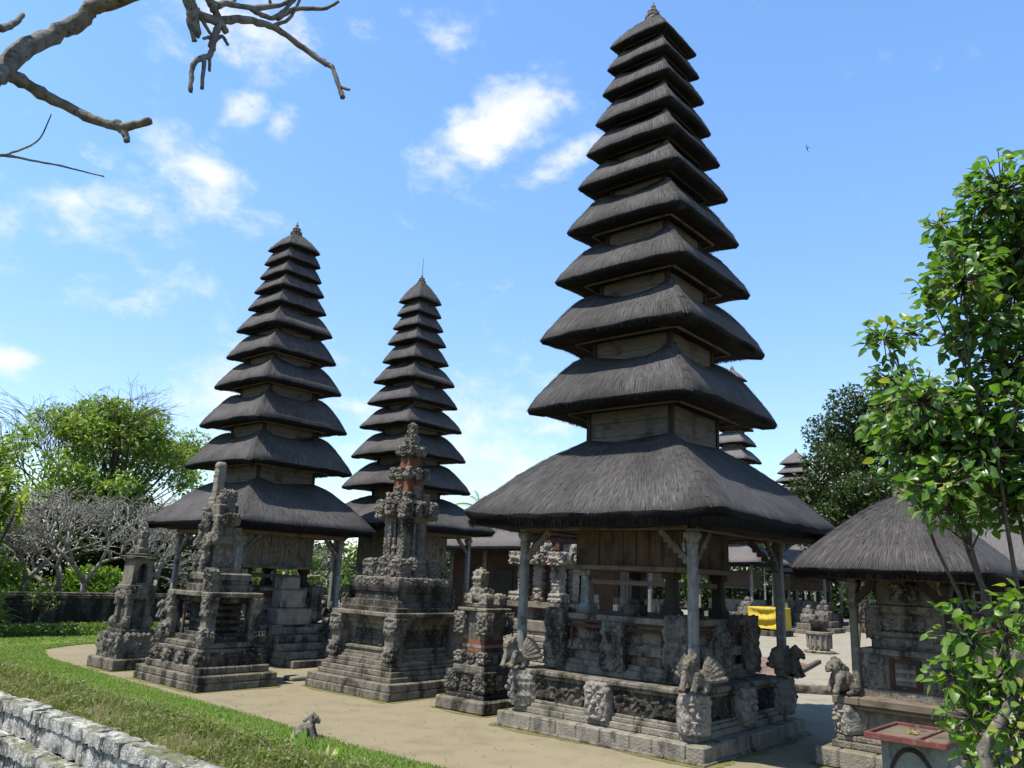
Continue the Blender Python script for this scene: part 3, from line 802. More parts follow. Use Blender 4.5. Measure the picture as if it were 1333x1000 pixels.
# ------------------------------------------------------------------ the three great merus
def meru_base(t, hp, res=.045, detail=True, step_side=None):
    """stone platform: kerb, friezes with monster heads, ledge, carved body"""
    k = MB(); ring(k, hp, hp, 0, .26, .52, .3, 1, .02); k.build('kerb', M['stone_light'], t)
    k = MB(); ring(k, hp+.05, hp+.05, -.02, .05, .7, .15, 7, .02, fill=False); k.build('footing', M['stone'], t)
    k = MB(); ring(k, hp-.22, hp-.22, .26, .36, .7, .3, 2, .012); ring(k, hp-.27, hp-.27, .36, .43, .8, .3, 3, .01); ring(k, hp-.31, hp-.31, .43, .48, .8, .3, 4, .01); k.build('plinth_steps', M['stone_light'], t)
    f = MB(); h = hp-.40
    for ax in (0, 1):
        for s in (-1, 1):
            c = (0, s*h, .66) if ax == 0 else (s*h, 0, .66)
            hh = (h-.05, .07, .17) if ax == 0 else (.07, h-.05, .17)
            relief(f, c, hh, res*1.1, .06, 3+ax, 6, True)
    box(f, -h, h, -h, h, .47, .84)
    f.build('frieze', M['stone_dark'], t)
    l = MB(); ring(l, hp-.30, hp-.30, .84, .90, .8, .3, 5, .012); ring(l, hp-.24, hp-.24, .90, .995, .75, .35, 6, .025); l.build('ledge', M['stone'], t)
    d = hp-.33
    for x, y in ((-1,-1),(-1,1),(1,-1),(1,1)):
        q = MB(); head(q, (x*d, y*d, .66), .46, .62, .46, (x, y), 4+x+y, res); q.build('corner_head', M['stone_pale'], t)
    for x, y in ((-1,0),(0,-1)):
        q = MB(); head(q, (x*(d+.04), y*(d+.04), .64), .46, .60, .34, (x, y), 9+x, res); q.build('frieze_head', M['stone_pale'], t)
    # body
    bh = hp*.64; z0, z1 = .995, 2.0
    s = MB()
    loft(s, [(bh+.06,bh+.06,z0), (bh+.06,bh+.06,z0+.13), (bh,bh,z0+.14), (bh,bh,z0+.2), (bh-.10,bh-.10,z0+.22), (bh-.10,bh-.10,z0+.36), (bh-.03,bh-.03,z0+.38), (bh-.03,bh-.03,z0+.56), (bh-.10,bh-.10,z0+.58), (bh-.10,bh-.10,z0+.72), (bh-.02,bh-.02,z0+.78), (bh-.02,bh-.02,z0+.90), (bh+.03,bh+.03,z0+.91), (bh+.03,bh+.03,z1)])
    s.build('body', M['stone'], t)
    g = MB()
    for sx, sy in ((-1,0),(1,0),(0,-1),(0,1)):
        for z, hh in ((z0+.46, .075), (z0+.175, .045)):
            c = (sx*(bh-.02), sy*(bh-.02), z); e = (.035, bh-.25, hh) if sx else (bh-.25, .035, hh)
            relief(g, c, e, res, .02, 21, 17, True, .3)
    g.build('carved_band', M['stone_carved'], t, True)
    for sx, sy in ((-1,0),(1,0),(0,-1),(0,1)):
        for k in (-1, 1):
            b = MB()
            for z, hh in ((z0+.885, .022), (z0+.80, .03)):
                if sx: cbox(b, sx*(bh+.012)-.02, sx*(bh+.012)+.02, k*bh*.17 if k > 0 else -bh*.82, bh*.82 if k > 0 else -bh*.17, z-hh, z+hh, .005)
                else: cbox(b, k*bh*.17 if k > 0 else -bh*.82, bh*.82 if k > 0 else -bh*.17, sy*(bh+.012)-.02, sy*(bh+.012)+.02, z-hh, z+hh, .005)
            e = bh*.72*k
            if sx: cbox(b, sx*(bh-.005)-.02, sx*(bh-.005)+.02, e-.03, e+.03, z0+.22, z0+.77, .005)
            else: cbox(b, e-.03, e+.03, sy*(bh-.005)-.02, sy*(bh-.005)+.02, z0+.22, z0+.77, .005)
            b.build('brick_frame', M['brick_dull'], t)
    for x in (-1, 1):
        for y in (-1, 1):
            q = MB(); relief(q, (x*(bh-.06), y*(bh-.06), z0+.56), (.21,.21,.50), res, .06, 30, 6.5, True, .4)
            relief(q, (x*(bh-.04), y*(bh-.04), z0+.28), (.22,.22,.22), res, .06, 31, 7, True, .8)
            q.build('corner_carving', M['stone_carved'], t)
    for sx, sy in ((-1,0),(0,-1)):
        q = MB(); P = (sx*(bh+.02), sy*(bh+.02))
        relief(q, (P[0], P[1], z0+.50), (.10,.23,.40) if sx else (.23,.10,.40), res, .06, 40, 7.5, True, .6)
        head(q, (P[0]+sx*.05, P[1]+sy*.05, z0+.68), .30, .26, .24, (sx, sy), 8, res)
        q.build('figure_carving', M['stone_carved'], t)
def meru_cella(t, ph, z_floor, z_beam, ch, zc, res=.045, planks=True, wmat='wood_plank'):
    """upper wooden shrine box on inner posts"""
    for x in (-1, 1):
        for y in (-1, 1):
            q = MB(); w = .10
            loft(q, [(w*1.5, w*1.5, z_floor), (w*1.5, w*1.5, z_floor+.12), (w, w, z_floor+.18), (w*.9, w*.9, zc-.12), (w*1.3, w*1.3, zc-.1), (w*1.3, w*1.3, zc)], x*(ch-.16), y*(ch-.16), ch=.015)
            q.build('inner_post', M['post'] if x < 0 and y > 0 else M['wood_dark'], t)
    f = MB(); e = ch+.12
    for s in (-1, 1):
        cbox(f, -e, e, s*e-.05, s*e+.05, zc, zc+.09, .012); cbox(f, s*e-.05, s*e+.05, -e+.05, e-.05, zc+.003, zc+.087, .012)
    box(f, -e+.04, e-.04, -e+.04, e-.04, zc+.01, zc+.07)
    for s in (-1, 1):
        cbox(f, -ch+.1, ch-.1, s*(ch-.16)-.03, s*(ch-.16)+.03, zc-.26, zc-.16, .01); cbox(f, s*(ch-.16)-.03, s*(ch-.16)+.03, -ch+.1, ch-.1, zc-.255, zc-.165, .01)
    f.build('floor_beam', M['wood_beam'], t)
    r = random.Random(5)
    c = MB(); box(c, -ch+.03, ch-.03, -ch+.03, ch-.03, zc+.08, z_beam+.05)
    for ax in (0, 1):
        for s in (-1, 1):
            n = max(4, int(2*ch/.24)); cuts = [-ch + 2*ch*i/n for i in range(n+1)]
            for i in range(n):
                d = ch + r.uniform(-.012, .006); lo, hi = (-d, -ch+.03) if s < 0 else (ch-.03, d)
                a0, a1 = cuts[i]+.005, cuts[i+1]-.005
                if ax: a0 = max(a0, -ch+.03); a1 = min(a1, ch-.03)
                if ax == 0: cbox(c, a0, a1, lo, hi, zc+.09, z_beam+.04, .006)
                else: cbox(c, lo, hi, a0, a1, zc+.09, z_beam+.04, .006)
    c.build('cella', M[wmat], t)

# main meru ---------------------------------------------------------
mt = thing('meru_tower', (13.52, 7.92, 0), 'tallest eleven-tiered thatched tower, nearest of the towers, on a carved stone platform', 'pagoda', 'eleven-tiered thatched towers')
meru_base(mt, 2.03)
for x, y in ((-1,-1),(-1,1),(1,-1),(1,1)):
    lion(mt, x*1.80, y*1.80, .985, 1.0, 0 if x < 0 else .0 if y > 0 else R_(90))
    saka_post(mt, x*1.74, y*1.74, 1.22, 3.47, .15, ((-x,0),(0,-y)), .52)
meru_cella(mt, 1.74, 2.0, 3.5, 1.05, 2.78)
eave_frame(mt, 1.76, 3.56, .13, .11)
r1 = thatch_roof(mt, 2.72, 3.47, .98, 5.15, .24, .12, .88, 'thatch', .17, 2, 420, fray=.05, lift=.06, rows=12)
eave_frame(r1, 2.1, 3.62, .07, .08)
meru_tiers(mt, 5.15, [(1.77,5.87),(1.63,7.3),(1.44,8.56),(1.29,9.68),(1.14,10.69),(1.03,11.5),(.90,12.24),(.80,12.98),(.73,13.61),(.69,14.19)], .92, 14.95, .92, .26, seed=20)
# things lying on its platform
def offering(name, x, y, z, label, mk, mat, cat, smooth=True):
    t = MB(); mk(t); o = t.build(name, M[mat], None, smooth, (x, y, z)); return tag(o, label, cat)
def urn(mb): lathe(mb, [(.05,0),(.12,.02),(.06,.08),(.05,.14),(.13,.2),(.16,.26),(.15,.30),(.09,.33),(.10,.36)], n=14)
def idol(mb):
    p = MB(); ell(p, (0,0,.10), (.13,.12,.11)); ell(p, (0,0,.23), (.10,.09,.12)); ell(p, (-.02,0,.37), (.07,.07,.08)); ell(p, (0,0,.46), (.04,.04,.06))
    for s in (-1,1): tube(p, [(0,.1*s,.30),(-.05,.15*s,.2),(-.1,.08*s,.14)], [.04,.035,.035], 7)
    q = fuse(p, .016, .008); mb.add(q.v, q.f)
def plate(mb): lathe(mb, [(.10,0),(.06,.03),(.05,.14),(.18,.17),(.20,.19),(.18,.195)], n=16)
def seatstone(mb): cbox(mb, -.15,.15,-.18,.18,0,.2,.03); cbox(mb, -.11,.11,-.13,.13,.2,.28,.03)
offering('stone_idol', 12.75, 7.1, 2.0, 'small dark idol on the platform of the tallest tower', idol, 'stone_dark', 'statue')
offering('offering_stand', 13.35, 6.85, 2.0, 'small dark dish on a stem on the tallest tower platform', plate, 'wood_dark', 'offering stand')
offering('stone_block', 12.85, 7.9, 2.0, 'dark stepped stone block under the wooden box of the tallest tower', seatstone, 'stone_dark', 'stone block', False)
t = MB(); tube(t, [(0,0,0),(0,0,-.03)], [.015,.035], 10); tube(t, [(0,0,-.03),(0,0,-.22)], .028, 10); tube(t, [(0,0,.24),(0,0,0)], .004, 5)
tag(t.build('hanging_lamp', M['white'], None, True, (12.30, 6.62, 3.28)), 'short white tube lamp hanging by the front post of the tallest tower', 'lamp')

# left and middle merus ----------------------------------------------
lt = thing('meru_tower', (13.62, 21.48, 0), 'eleven-tiered thatched tower at the left, with pale stone steps at its base', 'pagoda', 'eleven-tiered thatched towers')
meru_base(lt, 1.98, .08)
for x, y in ((-1,-1),(-1,1),(1,-1),(1,1)):
    lion(lt, x*1.74, y*1.74, .985, .9, 0)
    saka_post(lt, x*1.68, y*1.68, 1.2, 3.42, .15, ((-x,0),(0,-y)), .5)
meru_cella(lt, 1.7, 2.0, 3.5, 1.12, 2.52, wmat='wood_grey')
eave_frame(lt, 1.72, 3.54, .13, .11)
r1 = thatch_roof(lt, 2.52, 3.55, 1.02, 4.95, .20, .20, .85, 'thatch_dark', .15, 3, 210, fray=.04, lift=.02, rows=10)
meru_tiers(lt, 4.95, [(1.78,5.53),(1.59,6.80),(1.39,8.02),(1.21,9.0),(1.07,9.87),(.88,10.62),(.79,11.2),(.70,11.70),(.64,12.2),(.60,12.68)], .98, 13.26, .9, .24, 'thatch_dark', 201, 50, hump=.26)
st = MB()
for k in range(5): ring(st, .75-.0*k, .75-.14*k, .19*k, .19*(k+1), .5, .3, k+60, .02, 0, .14*k)
st.build('steps', M['stone'], lt, loc=(.15, -2.35, 0))
st = MB(); cbox(st, -.55,.55,-.3,.3,1.0,1.45,.03); cbox(st, -.45,.40,-.2,.3,1.45,1.95,.03); cbox(st, -.4,.2,-.1,.3,1.95,2.3,.02)
st.build('altar_blocks', M['stone_light'], lt, loc=(.2, -1.55, 0))

mm = thing('meru_tower', (19.42, 21.6, 0), 'slim eleven-tiered thatched tower standing between the left tower and the tallest one', 'pagoda', 'eleven-tiered thatched towers')
meru_base(mm, 1.98, .09)
for x, y in ((-1,-1),(-1,1),(1,-1),(1,1)):
    lion(mm, x*1.74, y*1.74, .985, .9, 0)
    saka_post(mm, x*1.66, y*1.66, 1.2, 3.86, .16, ((-x,0),(0,-y)), .5)
meru_cella(mm, 1.7, 2.0, 3.9, 1.12, 2.6, wmat='wood_grey')
eave_frame(mm, 1.70, 3.94, .13, .11)
r1 = thatch_roof(mm, 2.45, 3.92, .95, 5.10, .20, .16, .85, 'thatch_dark', .15, 4, 210, fray=.04, lift=.02, rows=10)
meru_tiers(mm, 5.1, [(1.64,5.54),(1.47,6.67),(1.33,7.75),(1.18,8.64),(1.07,9.46),(.88,10.26),(.78,10.98),(.68,11.58),(.60,12.12),(.58,12.66)], .85, 13.45, .75, .22, 'thatch_dark', 201, 80, hump=.22)
ro = MB(); tube(ro, [(0,0,13.8),(0,0,14.5)], [.012,.006], 5); ro.build('lightning_rod', M['wood_dark'], mm)
# ------------------------------------------------------------------ stone shrines
def pillars(t, hx, hy, z0, z1, w, mat='stone', res=.05, top=.35, seed=1):
    """corner pillars with carved heads and feet"""
    for x in (-1, 1):
        for y in (-1, 1):
            q = MB(); cx, cy = x*(hx-w/2), y*(hy-w/2)
            loft(q, [(w/2, w/2, z0), (w/2, w/2, z1)], cx, cy, .012)
            p = q.build('corner_pillar', M[mat], t)
            H = z1-z0; c = MB()
            relief(c, (cx+x*.03, cy+y*.03, z1-H*top/2), (w*.62, w*.62, H*top/2), res, .05, seed+2, 8, True, .5)
            c.build('pillar_head', M['stone_carved'], p); c = MB()
            relief(c, (cx+x*.03, cy+y*.03, z0+H*.17), (w*.60, w*.60, H*.17), res, .05, seed+3, 8, True, .7)
            c.build('pillar_foot', M['stone_carved'], p)
def obj(mb, name, mat, parent, smooth=False): return mb.build(name, M[mat], parent, smooth)

# C: tall altar with brick tiers
c = thing('stone_altar', (12.9, 14.28, 0), 'tall grey carved stone altar with red brick tiers near its pointed top', 'altar')
q = MB(); ring(q, 1.42, 1.42, 0, .17, .5, .3, 70, .02); ring(q, 1.40, 1.40, .17, .33, .55, .3, 71, .02); obj(q, 'kerb', 'stone', c)
q = MB(); ring(q, 1.24, 1.24, .33, .43, .6, .3, 72); ring(q, 1.19, 1.19, .43, .54, .5, .3, 73); ring(q, 1.13, 1.13, .54, .62, .6, .3, 74); ring(q, 1.09, 1.09, .62, .72, .3, .3, 75); obj(q, 'plinth_steps', 'stone', c)
q = MB(); b = .80
loft(q, [(b+.2,b+.2,.70),(b+.2,b+.2,.76),(b+.14,b+.14,.77),(b+.14,b+.14,.83),(b+.08,b+.08,.84),(b+.08,b+.08,.90),(b+.12,b+.12,.91),(b+.12,b+.12,.95),(b-.03,b-.03,.97),(b-.03,b-.03,1.30),(b+.02,b+.02,1.36),(b+.02,b+.02,1.42),(b+.08,b+.08,1.46),(b+.08,b+.08,1.54),(b+.12,b+.12,1.56),(b+.12,b+.12,1.62)])
obj(q, 'body', 'stone', c)
q = MB()
for sx, sy in ((-1,0),(0,-1)): relief(q, (sx*(b-.02), sy*(b-.02), 1.06), (.05,.62,.05) if sx else (.62,.05,.05), .04, .03, 77, 11, True, .5); relief(q, (sx*(b-.03), sy*(b-.03), 1.20), (.03,.55,.12) if sx else (.55,.03,.12), .04, .03, 78, 11, True, .5)
obj(q, 'panel_carving', 'stone_dark', c, True)
pillars(c, 1.06, 1.06, .72, 1.63, .30, 'stone', .045, .42, 5)
q = MB(); ring(q, 1.10, 1.10, 1.625, 1.72, .7, .35, 79, .015); obj(q, 'cornice', 'stone', c)
q = MB(); loft(q, [(.92,.92,1.72),(.92,.92,1.80),(.86,.86,1.82),(.83,.83,1.94),(.75,.75,1.97),(.75,.75,2.12),(.79,.79,2.15),(.82,.82,2.24),(.82,.82,2.30)]); obj(q, 'upper_plinth', 'stone_dark', c)
q = MB(); relief(q, (0,0,2.37), (.83,.83,.085), .04, .035, 80, 10, True, .8); relief(q, (0,0,1.77), (.90,.90,.035), .045, .02, 81, 12, True, .8); obj(q, 'carved_band', 'stone_carved', c)
q = MB(); box(q, -.6,.6,-.6,.6,2.40,2.52)
for x in (-1,1):
    for y in (-1,1): relief(q, (x*.48, y*.48, 2.66), (.20,.20,.20), .04, .06, 82, 8, True, .8)
for x, y in ((-1,0),(0,-1),(1,0),(0,1)): relief(q, (x*.40, y*.40, 2.68), (.22,.22,.24), .04, .06, 83, 8, True, .7)
obj(q, 'seat_carving', 'stone_carved', c)
q = MB(); loft(q, [(.29,.29,2.5),(.27,.27,3.75)])
for x in (-1,1):
    for y in (-1,1): relief(q, (x*.235, y*.235, 3.28), (.115,.115,.50), .035, .025, 84, 13, True, .25)
for x, y in ((-1,0),(0,-1)):
    lathe(q, [(.03,2.9),(.07,2.95),(.05,3.05),(.08,3.12),(.04,3.2),(.06,3.32),(.03,3.4),(.05,3.48),(.03,3.7)], x*.31, y*.31, 10)
obj(q, 'shaft', 'stone_carved', c)
q = MB(); loft(q, [(.32,.32,3.72),(.42,.42,3.84),(.42,.42,3.9),(.48,.48,3.94),(.48,.48,4.02),(.37,.37,4.06),(.33,.33,4.25)])
for x in (-1,1):
    for y in (-1,1): relief(q, (x*.41, y*.41, 4.02), (.13,.13,.20), .03, .06, 85, 9, True, .6); relief(q, (x*.29, y*.29, 4.27), (.09,.09,.14), .035, .05, 86, 9, True, .6)
for x, y in ((-1,0),(0,-1),(1,0),(0,1)): relief(q, (x*.41, y*.41, 4.04), (.15,.15,.17), .03, .06, 87, 9, True, .6); relief(q, (x*.29, y*.29, 4.36), (.085,.085,.22), .035, .05, 88, 9, True, .6)
obj(q, 'crown_cornice', 'stone_carved', c)
q = MB(); loft(q, [(.275,.275,4.2),(.255,.255,4.74)]); loft(q, [(.185,.185,4.95),(.17,.17,5.36)]); obj(q, 'brick_tier', 'brick', c)
q = MB()
for z, r_, h_ in ((4.84,.28,.14),(5.40,.19,.11)):
    loft(q, [(r_-.05,r_-.05,z-h_),(r_+.04,r_+.04,z-.02),(r_+.04,r_+.04,z+.03),(r_-.08,r_-.08,z+h_)])
    for x in (-1,1):
        for y in (-1,1): relief(q, (x*r_, y*r_, z+.04), (.065,.065,h_), .03, .05, 89, 11, True, .6)
    for x, y in ((-1,0),(0,-1),(1,0),(0,1)): relief(q, (x*r_, y*r_, z+.03), (.07,.07,h_*1.1), .03, .05, 90, 11, True, .6)
obj(q, 'tier_cornice', 'stone_carved', c)
q = MB(); loft(q, [(.14,.14,5.45),(.12,.12,5.62),(.14,.14,5.64),(.10,.10,5.8)]); relief(q, (0,0,5.70), (.14,.14,.13), .025, .05, 91, 13, True, .6); relief(q, (0,0,5.93), (.09,.09,.17), .03, .05, 92, 12, True, .7); ell(q, (0,0,6.08), (.09,.09,.08), 10, 7)
obj(q, 'spire', 'stone_carved', c)

# B: throne altar on the left
b_ = thing('stone_throne', (10.12, 17.34, 0), 'grey carved stone throne shrine with an upright back post, in front of the left tower', 'shrine'); b_.location = (9.97, 17.34, 0); b_.scale = (.87, 1, 1)
q = MB(); ring(q, 1.12, 1.40, 0, .16, .5, .3, 100, .02); ring(q, 1.10, 1.38, .16, .31, .5, .3, 101, .02); obj(q, 'kerb', 'stone', b_)
q = MB(); ring(q, .96, 1.22, .31, .46, .5, .3, 102, .02); ring(q, .84, 1.02, .70, .80, .5, .3, 103, .02); ring(q, .78, .94, .80, .92, .5, .3, 104, .02); box(q, -.8,.8,-1.0,1.0,.4,.71); obj(q, 'plinth_steps', 'stone', b_)
for y in (-.92, -.3, .32, .92):
    q = MB(); relief(q, (-.80, y, .60), (.15,.17,.17), .045, .08, 110+int(y*3), 7, False, .9); ell(q, (-.92, y, .62), (.09,.1,.1)); obj(q, 'plinth_figure', 'stone_carved', b_)
q = MB(); relief(q, (0,-1.0,.58), (.78,.10,.13), .045, .07, 114, 6, True, .6); obj(q, 'plinth_carving', 'stone_dark', b_, True)
q = MB(); box(q, -.32,.5,-.45,.5,.9,1.9); loft(q, [(.62,.78,.92),(.62,.78,1.02),(.5,.66,1.04),(.5,.66,1.1)]); loft(q, [(.5,.66,1.72),(.62,.78,1.76),(.62,.78,1.86)])
for k in range(4): box(q, -.40+.02*k, .45, -.60+.02*k, .6, 1.15+.15*k, 1.22+.15*k)
obj(q, 'body', 'stone_dark', b_)
for y in (-.42, .42):
    q = MB(); cbox(q, -.56,-.50, y-.03, y+.03, .98, 1.74, .008); obj(q, 'niche_frame', 'wood_plank', b_)
pillars(b_, .74, .90, .92, 1.87, .26, 'stone', .045, .40, 15)
for x in (-1,1):
    for y in (-1,1):
        q = MB(); ell(q, (x*.70-.05, y*.88, 1.0), (.16,.16,.15)); relief(q, (x*.72, y*.9, 1.03), (.16,.16,.14), .04, .08, 118, 8, True, .9); obj(q, 'corner_figure', 'stone_carved', b_)
q = MB(); ring(q, .78, .93, 1.87, 1.98, .6, .35, 119, .02); obj(q, 'cornice', 'stone', b_)
q = MB(); loft(q, [(.60,.66,1.98),(.60,.66,2.12),(.54,.60,2.14),(.54,.60,2.22),(.58,.64,2.24),(.58,.64,2.36),(.50,.56,2.40),(.5,.56,2.5)]); relief(q, (-.5,-.5,2.25), (.14,.14,.2), .04, .06, 120, 8, True, .6); relief(q, (-.5,.5,2.25), (.14,.14,.2), .04, .06, 120, 8, True, .6); obj(q, 'upper_plinth', 'stone', b_)
q = MB(); loft(q, [(w*.82, d_*.72, z) for w, d_, z in [(.30,.36,2.5),(.30,.36,3.0),(.40,.44,3.05),(.40,.44,3.2),(.32,.36,3.24),(.32,.36,3.5),(.42,.46,3.55),(.42,.46,3.66),(.36,.40,3.7),(.36,.38,3.92),(.27,.28,3.95),(.24,.24,4.12),(.16,.16,4.17)]], -.04, .08)
relief(q, (.04,-.20,2.72), (.23,.07,.2), .035, .05, 121, 9, True, .6); relief(q, (.04,-.23,3.6), (.25,.07,.13), .035, .05, 122, 9, True, .6)
for x, y in ((.25,-.22),(-.34,.38)): relief(q, (x, y, 3.2), (.08,.08,.22), .03, .05, 122, 10, True, .7)
obj(q, 'throne_block', 'stone', b_)
fg = MB()   # winged guardian on the back of the throne
p = MB(); ell(p, (0,0,.28), (.15,.2,.25)); ell(p, (0,0,.62), (.16,.22,.26)); ell(p, (-.05,0,.95), (.15,.15,.17)); ell(p, (-.18,0,.92), (.09,.07,.06)); ell(p, (0,0,1.15), (.10,.13,.12))
for s in (-1,1):
    tube(p, [(0,.2*s,.78),(-.1,.28*s,.55),(-.18,.18*s,.42)], [.075,.065,.06], 8); tube(p, [(0,.12*s,.3),(-.12,.17*s,.16),(-.1,.16*s,0)], [.10,.08,.07], 8)
    for k in range(6): a = .25+.22*k; tube(p, [(.05,.2*s,.55),(.06,s*(.2+.20*math.cos(a)),.55+.36*math.sin(a)),(.06,s*(.2+.27*math.cos(a)),.55+.62*math.sin(a))], [.06,.07,.03], 7)
fg = fuse(p, .026, .035, 11, 9); fg.v = [(x-.42, y+.08, z+2.48) for x, y, z in fg.v]
obj(fg, 'guardian_carving', 'stone_carved', b_)
q = MB(); loft(q, [(.13,.12,3.7),(.11,.10,4.2),(.10,.085,4.80),(.12,.10,4.83),(.12,.10,4.90),(.09,.07,4.96)], -.14, .26); relief(q, (-.14,.26,4.45), (.11,.10,.38), .03, .035, 123, 14, True, .3); relief(q, (-.14,.26,3.98), (.15,.14,.14), .03, .05, 126, 11, True, .6); obj(q, 'back_post', 'stone_light', b_, True)
q = MB(); relief(q, (.02,.02,4.16), (.19,.16,.14), .035, .06, 124, 9, True, .6); relief(q, (-.35,.25,3.78), (.10,.12,.12), .035, .06, 125, 9, True, .8); obj(q, 'throne_crest', 'stone_carved', b_)

# A: small niche shrine, far left
a_ = thing('niche_shrine', (9.98, 20.42, 0), 'small grey stone shrine with an arched niche, leftmost of the shrines', 'shrine'); a_.location = (9.66, 20.62, 0); a_.scale = (.72, .76, 1)
q = MB(); ring(q, .88, .92, 0, .27, .5, .3, 130, .03); obj(q, 'kerb', 'stone', a_)
q = MB(); ring(q, .70, .74, .27, .37, .5, .25, 131); relief(q, (0,0,.59), (.72,.74,.22), .05, .09, 132, 5.5, True, .5); obj(q, 'plinth', 'stone_carved', a_)
q = MB(); ring(q, .56, .58, .80, .93, .5, .25, 133, .02); loft(q, [(.40,.42,.93),(.40,.42,1.02),(.30,.32,1.05),(.30,.32,1.75),(.42,.44,1.80)]); obj(q, 'body', 'stone_dark', a_)
pillars(a_, .42, .44, .93, 1.8, .18, 'stone', .045, .35, 25)
q = MB(); relief(q, (0,0,1.80), (.46,.47,.14), .045, .07, 135, 8, True, .5)
for x in (-1,1):
    for y in (-1,1): ell(q, (x*.44, y*.46, 1.08), (.13,.13,.13), 9, 7)
obj(q, 'body_carving', 'stone_carved', a_)
q = MB(); W = .36; z0, z1 = 1.93, 2.62
loft(q, [(.46,.46,1.90),(.46,.46,1.97),(.40,.40,1.99),(.40,.40,2.04)])
cbox(q, -W, W, .1, W, 2.03, z1, .01); cbox(q, -W, -.17, -W, .1, 2.03, z1, .01); cbox(q, .17, W, -W, .1, 2.03, z1, .01)
for k in range(9):
    a0, a1 = math.pi*k/9, math.pi*(k+1)/9; x0, x1 = .17*math.cos(a0), .17*math.cos(a1); zz = min(math.sin(a0), math.sin(a1))*.15
    box(q, min(x0,x1), max(x0,x1), -W+.002, .1, 2.38+zz, z1-.003)
obj(q, 'niche', 'stone', a_)
q = MB(); cbox(q, -.48,.48,-.48,.48,2.62,2.70,.03); cbox(q, -.40,.40,-.40,.40,2.70,2.76,.02); relief(q, (0,0,2.82), (.2,.2,.09), .035, .05, 136, 10, True, .6); relief(q, (0,0,3.05), (.13,.13,.26), .035, .07, 137, 9, True, .8); ell(q, (0,0,3.30), (.05,.05,.12), 8, 6); obj(q, 'roof', 'stone', a_, True)

# D: small pillar shrine between C and the main meru
d_ = thing('pillar_shrine', (12.52, 11.28, 0), 'small pillar-shaped stone shrine with an orange brick band, left of the tallest tower', 'shrine')
q = MB(); cbox(q, -.64,.64,-.66,.66,0,.25,.035); obj(q, 'kerb', 'stone', d_)
q = MB(); ring(q, .50, .52, .25, .33, .5, .25, 140); ring(q, .46, .48, .33, .38, .5, .25, 141); box(q, -.42,.42,-.42,.42,.3,.72); ring(q, .50, .52, .70, .76, .5, .2, 142); obj(q, 'plinth', 'stone_dark', d_)
for x in (-1,1):
    for y in (-1,1):
        q = MB(); relief(q, (x*.36, y*.38, .56), (.155,.155,.17), .035, .06, 143, 9, True, .6); obj(q, 'plinth_corner', 'stone_carved', d_)
q = MB()
for x, y in ((-1,0),(0,-1)): relief(q, (x*.38, y*.40, .55), (.10,.12,.13), .035, .05, 144, 9, True, .6)
obj(q, 'plinth_carving', 'stone_carved', d_)
q = MB(); loft(q, [(.42,.42,.76),(.42,.42,.84),(.35,.35,.86),(.30,.30,.92),(.29,.29,1.9)]); obj(q, 'body', 'stone', d_)
q = MB(); loft(q, [(.302,.302,1.10),(.302,.302,1.34)]); obj(q, 'brick_band', 'brick', d_)
q = MB(); loft(q, [(.306,.306,1.185),(.306,.306,1.245)]); obj(q, 'band_stone', 'stone_light', d_)
for x in (-1,1):
    for y in (-1,1):
        q = MB(); relief(q, (x*.30, y*.30, 1.0), (.115,.115,.10), .03, .05, 145, 11, True, .7); obj(q, 'foot_carving', 'stone_carved', d_); q = MB(); relief(q, (x*.31, y*.31, 1.66), (.125,.125,.22), .03, .05, 146, 10, True, .5); obj(q, 'corner_carving', 'stone_carved', d_)
q = MB()
for x, y in ((-1,0),(0,-1)): relief(q, (x*.28, y*.28, .98), (.09,.09,.10), .03, .04, 147, 10, True, .5)
obj(q, 'body_carving', 'stone_carved', d_)
q = MB(); cbox(q, -.40,.40,-.40,.40,1.88,1.95,.02); cbox(q, -.28,.28,-.28,.28,1.95,2.04,.02); obj(q, 'cap', 'stone', d_)
q = MB()
for x in (-1,1):
    for y in (-1,1): relief(q, (x*.20, y*.20, 2.12), (.10,.10,.10), .03, .04, 148, 11, True, .5)
relief(q, (-.04,.06,2.20), (.17,.17,.12), .03, .05, 151, 10, True, .5); relief(q, (-.07,.09,2.46), (.12,.12,.22), .03, .06, 149, 11, True, .7); ell(q, (-.07,.09,2.66), (.05,.05,.10), 8, 6)
obj(q, 'crest', 'stone_light', d_, True)

# E: sunlit brick shrine with steps behind the main meru
e_ = thing('brick_shrine', (19.6, 14.9, 0), 'sunlit pale carved shrine with red brick, seen between posts of the tallest tower', 'shrine')
q = MB(); ring(q, 1.5, 1.5, 0, .3, .6, .3, 160, .03)
for k in range(5): ring(q, 1.35-.1*k, 1.35-.1*k, .3+.17*k, .47+.17*k, .6, .3, 161+k, .03)
obj(q, 'plinth_steps', 'stone_light', e_)
q = MB(); loft(q, [(.98,.98,1.1),(.98,.98,1.35),(.78,.78,1.4),(.78,.78,1.7),(1.0,1.0,1.75),(1.0,1.0,1.9)]); obj(q, 'body', 'stone', e_)
q = MB(); loft(q, [(.62,.62,1.9),(.62,.62,3.05)]); loft(q, [(.62,.62,3.4),(.55,.55,3.9)]); loft(q, [(.45,.45,4.2),(.42,.42,4.8)]); obj(q, 'brick_wall', 'brick_dull', e_)
q = MB()
for x in (-1,1):
    for y in (-1,1): relief(q, (x*.62, y*.62, 2.45), (.16,.16,.5), .05, .05, 166, 8, True, .3); relief(q, (x*.75, y*.75, 2.02), (.22,.22,.14), .05, .06, 167, 7, True, .6); relief(q, (x*.72, y*.72, 3.15), (.28,.28,.16), .05, .08, 168, 7, True, .5); relief(q, (x*.5, y*.5, 4.1), (.25,.25,.16), .05, .08, 169, 7, True, .5)
